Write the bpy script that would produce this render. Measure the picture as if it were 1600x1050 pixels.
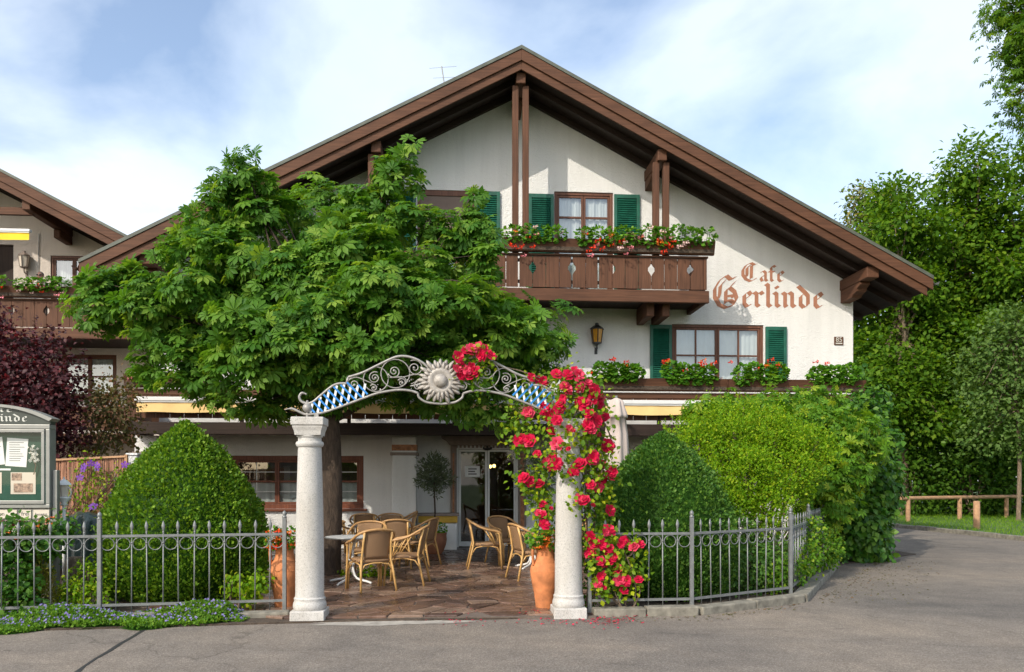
import bpy, math, random
import numpy as np
from mathutils import Vector, Matrix
R = math.radians
for o in list(bpy.data.objects): bpy.data.objects.remove(o)
SC = bpy.context.scene
COL = SC.collection
random.seed(7)
rng = np.random.default_rng(11)

# ------------------------------------------------------------------ camera
CAM_H = 1.66; YAW = R(4.0); FPX = 1244.0; HORIZON = 751.0
cam_data = bpy.data.cameras.new('camera')
cam_data.lens = FPX/1600*36; cam_data.sensor_width = 36; cam_data.sensor_fit = 'HORIZONTAL'
cam_data.shift_y = (HORIZON-525)/1600
cam_data.clip_start = .1; cam_data.clip_end = 3000
cam = bpy.data.objects.new('camera', cam_data); COL.objects.link(cam)
cam.location = (0, 0, CAM_H); cam.rotation_euler = (R(90), 0, -YAW)
SC.camera = cam

# ------------------------------------------------------------------ sun, sky, exposure
SUN_DIR = Vector((.872, 1.0, -.955)).normalized()          # the way the light travels
SUN_ELEV = math.asin(-SUN_DIR.z)
sun_data = bpy.data.lights.new('sun', 'SUN'); sun_data.energy = 2.0; sun_data.angle = R(.55); sun_data.color = (1, .92, .79)
sun = bpy.data.objects.new('sun', sun_data); COL.objects.link(sun)
sun.rotation_euler = SUN_DIR.to_track_quat('-Z', 'Y').to_euler(); sun.location = (-20, -20, 30)
world = bpy.data.worlds.new('World'); SC.world = world; world.use_nodes = True
wn = world.node_tree.nodes; wl = world.node_tree.links
for n in list(wn): wn.remove(n)
w_out = wn.new('ShaderNodeOutputWorld'); w_bg = wn.new('ShaderNodeBackground'); w_bg.inputs['Strength'].default_value = .146
w_sky = wn.new('ShaderNodeTexSky'); w_sky.sky_type = 'NISHITA'; w_sky.sun_disc = False
w_sky.sun_elevation = SUN_ELEV; w_sky.sun_rotation = math.atan2(-SUN_DIR.x, -SUN_DIR.y)
w_sky.air_density = 1.0; w_sky.dust_density = 2.0; w_sky.ozone_density = .7
w_tc = wn.new('ShaderNodeTexCoord'); w_sep = wn.new('ShaderNodeSeparateXYZ')
wl.new(w_tc.outputs['Generated'], w_sep.inputs[0])
def wmath(op, a, b=None):
    n = wn.new('ShaderNodeMath'); n.operation = op
    for i, v in enumerate((a, b)):
        if v is None: continue
        if isinstance(v, (int, float)): n.inputs[i].default_value = v
        else: wl.new(v, n.inputs[i])
    return n.outputs[0]
zz = wmath('ADD', wmath('MAXIMUM', w_sep.outputs[2], 0.0), .35)
w_comb = wn.new('ShaderNodeCombineXYZ')
wl.new(wmath('DIVIDE', w_sep.outputs[0], zz), w_comb.inputs[0]); wl.new(wmath('DIVIDE', w_sep.outputs[1], zz), w_comb.inputs[1])
w_comb.inputs[2].default_value = 14.7
w_noise = wn.new('ShaderNodeTexNoise'); w_noise.inputs['Scale'].default_value = 2.0; w_noise.inputs['Detail'].default_value = 7
w_noise.inputs['Roughness'].default_value = .52; w_noise.inputs['Distortion'].default_value = .25
wl.new(w_comb.outputs[0], w_noise.inputs['Vector'])
w_ramp = wn.new('ShaderNodeValToRGB'); wl.new(w_noise.outputs['Fac'], w_ramp.inputs[0])
w_ramp.color_ramp.elements[0].position = .36; w_ramp.color_ramp.elements[0].color = (.1, .1, .1, 1)
w_ramp.color_ramp.elements[1].position = .56; w_ramp.color_ramp.elements[1].color = (1, 1, 1, 1)
w_noise2 = wn.new('ShaderNodeTexNoise'); w_noise2.inputs['Scale'].default_value = 2.3; w_noise2.inputs['Detail'].default_value = 5
wl.new(w_comb.outputs[0], w_noise2.inputs['Vector'])
w_ramp2 = wn.new('ShaderNodeValToRGB'); wl.new(w_noise2.outputs['Fac'], w_ramp2.inputs[0])
w_ramp2.color_ramp.elements[0].position = .35; w_ramp2.color_ramp.elements[0].color = (2.4, 2.7, 2.9, 1)
w_ramp2.color_ramp.elements[1].position = .65; w_ramp2.color_ramp.elements[1].color = (3.1, 3.2, 3.25, 1)
w_mix = wn.new('ShaderNodeMix'); w_mix.data_type = 'RGBA'
wl.new(w_ramp.outputs[0], w_mix.inputs[0]); wl.new(w_sky.outputs[0], w_mix.inputs[6]); 
w_glow = wn.new('ShaderNodeMix'); w_glow.data_type = 'RGBA'; w_glow.blend_type = 'ADD'; w_glow.inputs[0].default_value = .5      # thin cloud lets some of the sky behind it through
wl.new(w_ramp2.outputs[0], w_glow.inputs[6]); wl.new(w_sky.outputs[0], w_glow.inputs[7]); wl.new(w_glow.outputs[2], w_mix.inputs[7])
wl.new(w_mix.outputs[2], w_bg.inputs[0]); wl.new(w_bg.outputs[0], w_out.inputs[0])
SC.view_settings.view_transform = 'Standard'; SC.view_settings.look = 'None'
SC.view_settings.exposure = .85; SC.view_settings.gamma = 1; SC.view_settings.use_curve_mapping = False
SC.render.resolution_x = 1024; SC.render.resolution_y = 672
try:
    SC.cycles.max_bounces = 8; SC.cycles.transparent_max_bounces = 12; SC.cycles.caustics_reflective = False; SC.cycles.caustics_refractive = False
except Exception: pass

# where a sight line meets the upright plane Y (survey helper)
CY, SY = math.cos(YAW), math.sin(YAW)
def P(px, py, Y):
    xc = (px-800)/FPX; t = Y/(CY-xc*SY)
    return Vector((t*(SY+xc*CY), Y, CAM_H+t*(HORIZON-py)/FPX))
def FX(px, Y): return P(px, 751, Y).x
def FZ(px, py, Y): return P(px, py, Y).z

# ------------------------------------------------------------------ materials
def new_mat(name):
    m = bpy.data.materials.new(name); m.use_nodes = True
    nt = m.node_tree; b = nt.nodes['Principled BSDF']
    return m, nt, b
def ramp(nt, fac, stops):
    r = nt.nodes.new('ShaderNodeValToRGB'); el = r.color_ramp.elements
    while len(el) < len(stops): el.new(.5)
    for e, (p, c) in zip(el, stops): e.position = p; e.color = (*c, 1)
    nt.links.new(fac, r.inputs[0]); return r.outputs[0]
def noise(nt, scale, detail=4, rough=.55, vec=None, dist=0):
    n = nt.nodes.new('ShaderNodeTexNoise'); n.inputs['Scale'].default_value = scale; n.inputs['Detail'].default_value = detail
    n.inputs['Roughness'].default_value = rough; n.inputs['Distortion'].default_value = dist
    if vec is not None: nt.links.new(vec, n.inputs['Vector'])
    return n.outputs['Fac']
def coords(nt, sc=(1,1,1), kind='Object', rot=(0,0,0)):
    t = nt.nodes.new('ShaderNodeTexCoord'); mp = nt.nodes.new('ShaderNodeMapping'); mp.inputs['Scale'].default_value = sc
    mp.inputs['Rotation'].default_value = rot
    nt.links.new(t.outputs[kind], mp.inputs[0]); return mp.outputs[0]
def bump(nt, b, h, strength=.3, dist=.01):
    n = nt.nodes.new('ShaderNodeBump'); n.inputs['Strength'].default_value = strength; n.inputs['Distance'].default_value = dist
    nt.links.new(h, n.inputs['Height']); nt.links.new(n.outputs[0], b.inputs['Normal'])
def mixc(nt, fac, a, b_, mode='MIX'):
    n = nt.nodes.new('ShaderNodeMix'); n.data_type = 'RGBA'; n.blend_type = mode
    for i, v in ((0, fac), (6, a), (7, b_)):
        if isinstance(v, (int, float)): n.inputs[i].default_value = v
        elif isinstance(v, tuple): n.inputs[i].default_value = (*v, 1)
        else: nt.links.new(v, n.inputs[i])
    return n.outputs[2]
def dk(c, f): return tuple(x*f for x in c)
def plain(name, c, rough=.6, var=.15, scale=6, bs=0, bscale=40, metal=0, bd=.01, sc=(1,1,1), spec=.5):
    m, nt, b = new_mat(name); v = coords(nt, sc)
    col = ramp(nt, noise(nt, scale, 5, vec=v), [(.3, dk(c, 1-var)), (.7, dk(c, 1+var))])
    nt.links.new(col, b.inputs['Base Color']); b.inputs['Roughness'].default_value = rough; b.inputs['Metallic'].default_value = metal
    b.inputs['Specular IOR Level'].default_value = spec
    if bs: bump(nt, b, noise(nt, bscale, 4, vec=v), bs, bd)
    return m
def wood(name, c, axis='z', rough=.7, var=.48):
    m, nt, b = new_mat(name)
    s = {'x': (.6, 14, 14), 'y': (14, .6, 14), 'z': (14, 14, .6)}[axis]
    v = coords(nt, s); v2 = coords(nt, (1,1,1))
    n1 = noise(nt, 2.2, 6, .6, v, .6); n2 = noise(nt, 1.3, 3, .5, v2)
    a = ramp(nt, n1, [(.3, dk(c, 1-var)), (.68, dk(c, 1+var))])
    col = mixc(nt, .35, a, ramp(nt, n2, [(.3, dk(c, .6)), (.7, dk(c, 1.45))]))
    wear = ramp(nt, noise(nt, 1.7, 6, .65, coords(nt, tuple(q*.5 for q in s)), .4), [(.60, (0, 0, 0)), (.74, (.5, .5, .5))])
    col = mixc(nt, wear, col, tuple(min(1, x*2.3+.02) for x in c))
    nt.links.new(col, b.inputs['Base Color']); b.inputs['Roughness'].default_value = rough
    bump(nt, b, n1, .45, .008); b.inputs['Specular IOR Level'].default_value = .3
    return m
def stucco(name, c):
    m, nt, b = new_mat(name); v = coords(nt); vs = coords(nt, (1, 1, 1.7))
    big = noise(nt, .55, 4, .6, v)
    streak = noise(nt, 1.1, 5, .6, coords(nt, (3.0, 3.0, .25)))
    col = mixc(nt, .5, ramp(nt, big, [(.3, dk(c, .93)), (.7, dk(c, 1.03))]), ramp(nt, streak, [(.28, dk(c, .82)), (.58, c)]))
    nt.links.new(col, b.inputs['Base Color']); b.inputs['Roughness'].default_value = .9; b.inputs['Specular IOR Level'].default_value = .15
    h = nt.nodes.new('ShaderNodeMath'); h.operation = 'ADD'
    nt.links.new(noise(nt, 7.5, 6, .62, vs, 1.2), h.inputs[0]); nt.links.new(noise(nt, 48, 3, .5, v), h.inputs[1])
    bump(nt, b, h.outputs[0], .6, .034)
    return m
def leafmat(name, c1, c2, trans=.3, rough=.5, spec=.4, c3=None, tcol=None):
    m, nt, b = new_mat(name)
    at = nt.nodes.new('ShaderNodeAttribute'); at.attribute_name = 'tint'
    st = [(0, c1), (.85, c2)]
    if c3: st = [(0, c1), (.7, c2), (1, c3)]
    col = ramp(nt, at.outputs['Fac'], st)
    nt.links.new(col, b.inputs['Base Color']); b.inputs['Roughness'].default_value = rough; b.inputs['Specular IOR Level'].default_value = spec
    tr = nt.nodes.new('ShaderNodeBsdfTranslucent'); mx = nt.nodes.new('ShaderNodeMixShader'); mx.inputs[0].default_value = trans
    tc = mixc(nt, 1.0, col, tcol or (1.7, 1.55, .6), 'MULTIPLY'); nt.links.new(tc, tr.inputs[0])
    nt.links.new(b.outputs[0], mx.inputs[1]); nt.links.new(tr.outputs[0], mx.inputs[2])
    nt.links.new(mx.outputs[0], nt.nodes['Material Output'].inputs[0])
    return m
def glassmat(name, tint=(.85, .88, .87), refl=1.0, r0=.17):
    m, nt, b = new_mat(name); nt.nodes.remove(b)
    t = nt.nodes.new('ShaderNodeBsdfTransparent'); t.inputs[0].default_value = (*tint, 1)
    g = nt.nodes.new('ShaderNodeBsdfGlossy'); g.inputs['Roughness'].default_value = .02; g.inputs[0].default_value = (refl, refl, refl, 1)
    lw = nt.nodes.new('ShaderNodeLayerWeight'); lw.inputs[0].default_value = .5
    pw = nt.nodes.new('ShaderNodeMath'); pw.operation = 'POWER'; nt.links.new(lw.outputs['Facing'], pw.inputs[0]); pw.inputs[1].default_value = 5
    f = nt.nodes.new('ShaderNodeMath'); f.operation = 'MULTIPLY_ADD'; nt.links.new(pw.outputs[0], f.inputs[0]); f.inputs[1].default_value = 1-r0; f.inputs[2].default_value = r0
    bp = nt.nodes.new('ShaderNodeBump'); bp.inputs['Strength'].default_value = .04; bp.inputs['Distance'].default_value = .02
    nt.links.new(noise(nt, 2.0, 2, .5, coords(nt)), bp.inputs['Height']); nt.links.new(bp.outputs[0], g.inputs['Normal'])
    mx = nt.nodes.new('ShaderNodeMixShader'); nt.links.new(f.outputs[0], mx.inputs[0])
    nt.links.new(t.outputs[0], mx.inputs[1]); nt.links.new(g.outputs[0], mx.inputs[2])
    nt.links.new(mx.outputs[0], nt.nodes['Material Output'].inputs[0]); return m
def asphalt():
    m, nt, b = new_mat('asphalt'); v = coords(nt)
    vor = nt.nodes.new('ShaderNodeTexVoronoi'); vor.inputs['Scale'].default_value = 95; nt.links.new(v, vor.inputs['Vector'])
    grain = ramp(nt, vor.outputs['Color'], [(.1, (.15, .128, .108)), (.55, (.20, .172, .145)), (.9, (.30, .265, .228))])
    big = ramp(nt, noise(nt, .35, 6, .6, v, .4), [(.30, (.62, .645, .68)), (.5, (.92, .92, .92)), (.68, (1.16, 1.12, 1.06))])
    mid = ramp(nt, noise(nt, 2.3, 5, .6, v, .3), [(.3, (.84, .84, .85)), (.7, (1.1, 1.1, 1.1))])
    col = mixc(nt, 1.0, mixc(nt, 1.0, grain, big, 'MULTIPLY'), mid, 'MULTIPLY')
    # thin cracks
    vc = nt.nodes.new('ShaderNodeTexVoronoi'); vc.feature = 'DISTANCE_TO_EDGE'; vc.inputs['Scale'].default_value = .16
    wv = nt.nodes.new('ShaderNodeVectorMath'); wv.operation = 'ADD'; nt.links.new(v, wv.inputs[0])
    nz = nt.nodes.new('ShaderNodeTexNoise'); nz.inputs['Scale'].default_value = 1.5; nz.inputs['Detail'].default_value = 6; nt.links.new(v, nz.inputs['Vector'])
    nt.links.new(nz.outputs['Color'], wv.inputs[1]); nt.links.new(wv.outputs[0], vc.inputs['Vector'])
    cr = ramp(nt, vc.outputs['Distance'], [(0, (.68, .68, .68)), (.0011, (1, 1, 1))])
    col = mixc(nt, 1.0, col, cr, 'MULTIPLY')
    stain = ramp(nt, noise(nt, 1.1, 5, .62, coords(nt, (.55, 1.5, 1)), 1.2), [(.60, (1, 1, 1)), (.70, (.78, .78, .79))])
    spot = ramp(nt, noise(nt, 6.5, 2, .4, v), [(.70, (1, 1, 1)), (.76, (.72, .72, .73))])
    col = mixc(nt, 1.0, mixc(nt, 1.0, col, stain, 'MULTIPLY'), spot, 'MULTIPLY')
    nt.links.new(col, b.inputs['Base Color']); b.inputs['Roughness'].default_value = .85; b.inputs['Specular IOR Level'].default_value = .25
    bump(nt, b, vor.outputs['Distance'], .5, .006); return m
def granite():
    m, nt, b = new_mat('granite'); v = coords(nt)
    vor = nt.nodes.new('ShaderNodeTexVoronoi'); vor.inputs['Scale'].default_value = 110; nt.links.new(v, vor.inputs['Vector'])
    c = ramp(nt, vor.outputs['Color'], [(.08, (.36, .35, .33)), (.3, (.50, .485, .46)), (.8, (.58, .56, .53))])
    d = ramp(nt, noise(nt, 3, 5, .6, coords(nt, (1,1,.35))), [(.3, (.78, .76, .72)), (.65, (1, 1, 1))])
    nt.links.new(mixc(nt, 1.0, c, d, 'MULTIPLY'), b.inputs['Base Color']); b.inputs['Roughness'].default_value = .75
    bump(nt, b, noise(nt, 70, 4, .6, v), .5, .006); return m
def flagmat(name, c):
    m, nt, b = new_mat(name); v = coords(nt)
    col = ramp(nt, noise(nt, 4.5, 6, .65, v, .8), [(.28, dk(c, .6)), (.5, c), (.72, tuple(min(1, x*1.35+.02) for x in c))])
    nt.links.new(col, b.inputs['Base Color'])
    rr = ramp(nt, noise(nt, 6, 4, .6, v), [(.3, (.17,)*3), (.7, (.45,)*3)]); nt.links.new(rr, b.inputs['Roughness'])
    bump(nt, b, noise(nt, 22, 5, .6, v), .35, .01); return m
def woven(name, c):
    m, nt, b = new_mat(name); v = coords(nt)
    w1 = nt.nodes.new('ShaderNodeTexWave'); w1.inputs['Scale'].default_value = 26; w1.bands_direction = 'X'; w1.inputs['Distortion'].default_value = .6; nt.links.new(v, w1.inputs['Vector'])
    w2 = nt.nodes.new('ShaderNodeTexWave'); w2.inputs['Scale'].default_value = 40; w2.bands_direction = 'Z'; w2.inputs['Distortion'].default_value = .6; nt.links.new(v, w2.inputs['Vector'])
    mu = nt.nodes.new('ShaderNodeMath'); mu.operation = 'MULTIPLY'; nt.links.new(w1.outputs['Fac'], mu.inputs[0]); nt.links.new(w2.outputs['Fac'], mu.inputs[1])
    col = ramp(nt, w1.outputs['Fac'], [(0, dk(c, .3)), (.5, c), (1, dk(c, 1.35))])
    nt.links.new(col, b.inputs['Base Color']); b.inputs['Roughness'].default_value = .5; bump(nt, b, mu.outputs[0], .8, .008); return m
def bark(name, c):
    m, nt, b = new_mat(name); v = coords(nt, (5, 5, 1.4))
    n1 = noise(nt, 3.2, 7, .7, v, 1.0)
    nt.links.new(ramp(nt, n1, [(.3, dk(c, .35)), (.55, c), (.75, dk(c, 1.6))]), b.inputs['Base Color']); b.inputs['Roughness'].default_value = .95
    bump(nt, b, n1, 1.0, .07); return m

M = {}
M['stucco'] = stucco('white_stucco', (.78, .772, .755))
M['stucco_n'] = stucco('cream_stucco', (.70, .62, .55))
BR = (.098, .043, .023)
for ax in 'xyz': M['wood_'+ax] = wood('brown_wood_'+ax, BR, ax)
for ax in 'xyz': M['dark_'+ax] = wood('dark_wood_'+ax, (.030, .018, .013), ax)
for ax in 'xz': M['frame_'+ax] = wood('window_wood_'+ax, (.13, .055, .033), ax, .5)
for ax in 'xz': M['redframe_'+ax] = wood('red_window_wood_'+ax, (.16, .055, .03), ax, .45)
M['green'] = plain('green_shutter_paint', (.008, .095, .06), .5, .3, 7)
M['roof'] = plain('roof_tile', (.14, .12, .11), .8, .25, 5, .4, 12, bd=.03)
M['trim'] = plain('roof_edge_metal', (.085, .095, .075), .6, .3, 4)
M['glass'] = glassmat('window_glass')
M['doorglass'] = glassmat('door_glass', (.5, .52, .5), r0=.06); M['caseglass'] = glassmat('case_glass', (.95, .96, .95), r0=.03)
M['curtain_or_reflection'] = plain('sheer_curtain_and_reflection', (.54, .57, .57), .9, .05, 5)
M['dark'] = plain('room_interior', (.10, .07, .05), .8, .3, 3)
M['roller'] = plain('brown_roller_blind', (.16, .115, .095), .7, .1, 5)
M['white'] = plain('white_paint', (.74, .74, .72), .5, .05, 5)
M['asphalt'] = asphalt(); M['granite'] = granite()
M['kerbstone'] = plain('kerb_stone', (.2, .185, .15), .9, .4, 9, .5, 45, bd=.008)
M['soil'] = plain('garden_soil', (.07, .05, .035), .95, .4, 9, .8, 25, bd=.03)
M['terrain'] = plain('meadow', (.06, .11, .025), .95, .3, .6)
M['iron'] = plain('grey_iron_paint', (.19, .198, .197), .42, .18, 12, .15, 60, metal=.25)
M['archiron'] = plain('weathered_iron', (.30, .285, .265), .5, .25, 14, .2, 60, metal=.3)
M['sunmetal'] = plain('verdigris_stone_grey_metal', (.36, .33, .295), .55, .3, 16, .3, 40, metal=.2)
M['blue'] = plain('bavarian_blue_paint', (.02, .20, .55), .4, .1, 8)
M['lettering'] = plain('terracotta_wall_paint', (.37, .165, .10), .9, .16, 7, .3, 40)
M['terracotta'] = plain('terracotta', (.52, .19, .07), .8, .34, 7, .3, 30)
M['terracotta_d'] = plain('brown_terracotta', (.30, .12, .06), .6, .25, 6, .3, 30)
M['cane'] = plain('bamboo_cane', (.60, .36, .13), .4, .22, 9, .2, 30)
M['cane_d'] = plain('brown_cane', (.46, .26, .105), .45, .25, 9, .2, 30)
M['weave'] = woven('rattan_weave', (.38, .22, .11))
M['tabletop'] = plain('table_top', (.62, .63, .62), .3, .06, 8)
M['awning_y'] = plain('yellow_awning_cloth', (.80, .55, .23), .8, .05, 5)
M['awning_b'] = plain('bright_yellow_awning_cloth', (.85, .56, .02), .8, .05, 5)
M['parasol'] = plain('beige_parasol_cloth', (.50, .42, .38), .9, .08, 4)
M['marble'] = plain('orange_painted_marble', (.36, .15, .065), .5, .45, 14)
M['stonegrey'] = plain('grey_brown_stone', (.24, .19, .16), .7, .15, 9, .2, 30)
M['yellowband'] = plain('ochre_band', (.55, .33, .03), .6, .1, 5)
M['black'] = plain('black_metal', (.015, .014, .013), .4, .2, 8)
M['amber'] = plain('amber_glass', (.55, .26, .03), .2, .2, 8)
M['paper'] = plain('paper', (.78, .78, .76), .8, .04, 3)
M['paper2'] = plain('cream_print', (.66, .58, .48), .7, .04, 3)
M['ink'] = plain('printing_ink', (.10, .09, .09), .8, .1, 3)
M['photo'] = plain('printed_picture', (.33, .22, .16), .6, .8, 28)
M['boardgreen'] = plain('green_pinboard', (.02, .075, .05), .9, .15, 8)
M['casegrey'] = plain('display_case_metal', (.27, .27, .25), .4, .1, 8, metal=.3)
M['casedark'] = plain('display_case_head', (.045, .055, .045), .45, .1, 8)
M['letterwhite'] = plain('pale_lettering', (.55, .55, .5), .6, .05, 8)
M['tarp'] = plain('green_tarpaulin', (.04, .07, .06), .28, .2, 6, .5, 9, bd=.05)
M['reed'] = plain('red_brown_reed', (.38, .19, .115), .85, .45, 30, sc=(1, 1, .12))
M['log'] = plain('peeled_log', (.42, .24, .13), .8, .25, 9, sc=(.4, 1, 1))
M['tar'] = plain('tar_sealing', (.028, .027, .026), .6, .3, 20)
M['sand'] = plain('sandy_dust', (.34, .31, .27), .95, .3, 8)
M['straw'] = plain('dry_straw', (.42, .31, .18), .9, .3, 30)
M['skin'] = plain('skin', (.52, .28, .2), .5, .06, 6)
M['hair'] = plain('grey_brown_hair', (.24, .19, .16), .7, .2, 20)
M['shirt'] = plain('light_shirt', (.48, .45, .42), .9, .1, 6)
M['trousers'] = plain('dark_trousers', (.05, .055, .07), .9, .1, 6)
M['bark'] = bark('chestnut_bark', (.085, .058, .04)); M['bark_l'] = bark('pale_bark', (.26, .19, .13)); M['bark_p'] = bark('plum_bark', (.05, .035, .03))
M['flag_a'] = flagmat('porphyry_red_brown', (.145, .083, .058)); M['flag_b'] = flagmat('porphyry_dark', (.085, .05, .038)); M['flag_c'] = flagmat('porphyry_pale', (.22, .145, .105))
M['joint'] = plain('sanded_joint', (.13, .10, .08), .95, .2, 20, .4, 60)
M['lf_chestnut'] = leafmat('chestnut_leaf', (.040, .13, .013), (.108, .235, .024), .40, .52, .2, (.22, .34, .045))
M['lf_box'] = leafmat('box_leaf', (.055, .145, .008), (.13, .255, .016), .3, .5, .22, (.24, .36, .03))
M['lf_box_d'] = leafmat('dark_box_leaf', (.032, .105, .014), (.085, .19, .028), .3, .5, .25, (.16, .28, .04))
M['lf_beech'] = leafmat('beech_leaf', (.042, .115, .007), (.10, .205, .010), .44, .6, .15, (.165, .26, .016))
M['lf_maple'] = leafmat('field_maple_leaf', (.06, .11, .02), (.14, .19, .04), .35, .55, .3, (.30, .24, .07))
M['lf_dark'] = leafmat('undergrowth_leaf', (.025, .08, .006), (.075, .155, .010), .32, .6, .15)
M['lf_grey'] = leafmat('grey_green_leaf', (.055, .12, .022), (.125, .205, .045), .3, .55, .2)
M['lf_plum'] = leafmat('purple_plum_leaf', (.028, .010, .013), (.075, .020, .025), .28, .5, .25, (.17, .045, .048), (1.8, .6, .6))
M['lf_lime'] = leafmat('lime_green_leaf', (.085, .21, .006), (.20, .35, .010), .4, .55, .15, (.33, .40, .02))
M['lf_acer'] = leafmat('japanese_maple_leaf', (.055, .155, .010), (.13, .275, .02), .38, .5, .2, (.30, .38, .03))
M['lf_creeper'] = leafmat('creeper_leaf', (.022, .09, .008), (.065, .175, .015), .32, .45, .28, (.14, .26, .03))
M['lf_rose'] = leafmat('rose_leaf', (.06, .15, .008), (.17, .29, .012), .38, .5, .2, (.38, .43, .012))
M['lf_ger'] = leafmat('geranium_leaf', (.04, .145, .010), (.105, .255, .015), .32, .55, .2, (.17, .33, .03))
M['lf_olive'] = leafmat('olive_leaf', (.06, .085, .045), (.14, .175, .10), .2, .5, .4)
M['lf_cover'] = leafmat('ground_cover_leaf', (.045, .135, .010), (.125, .26, .018), .32, .6, .2, (.2, .32, .04))
M['lf_hip'] = leafmat('rusty_shrub_leaf', (.08, .09, .03), (.16, .14, .05), .3, .6, .3, (.26, .12, .07))
M['lf_conifer'] = leafmat('golden_conifer_leaf', (.13, .15, .02), (.26, .24, .03), .25, .6, .2)
M['lf_grass'] = leafmat('grass_blade', (.07, .18, .008), (.17, .32, .015), .38, .6, .15, (.26, .38, .03))
def petal(name, c, var=.25):
    return leafmat(name, dk(c, 1-var), tuple(min(1, x*(1+var)) for x in c), .25, .5, .3, None, (1, 1, 1))
M['fl_red'] = petal('crimson_petal', (.62, .010, .065)); M['fl_scarlet'] = petal('scarlet_petal', (.72, .045, .012))
M['fl_pink'] = petal('pink_petal', (.75, .26, .30)); M['fl_pale'] = petal('pale_pink_petal', (.8, .55, .52)); M['fl_orange'] = petal('orange_petal', (.8, .17, .02))
M['fl_blue'] = petal('lilac_blue_petal', (.27, .22, .55)); M['fl_purple'] = petal('purple_petal', (.15, .035, .34)); M['fl_white'] = petal('white_petal', (.75, .73, .66), .08)
M['fl_yellow'] = petal('yellow_petal', (.7, .55, .05))

m_, nt_, b_ = new_mat('lit_bulb'); b_.inputs['Base Color'].default_value = (1, .7, .25, 1); b_.inputs['Emission Color'].default_value = (1, .62, .18, 1); b_.inputs['Emission Strength'].default_value = 6; M['bulb'] = m_
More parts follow.
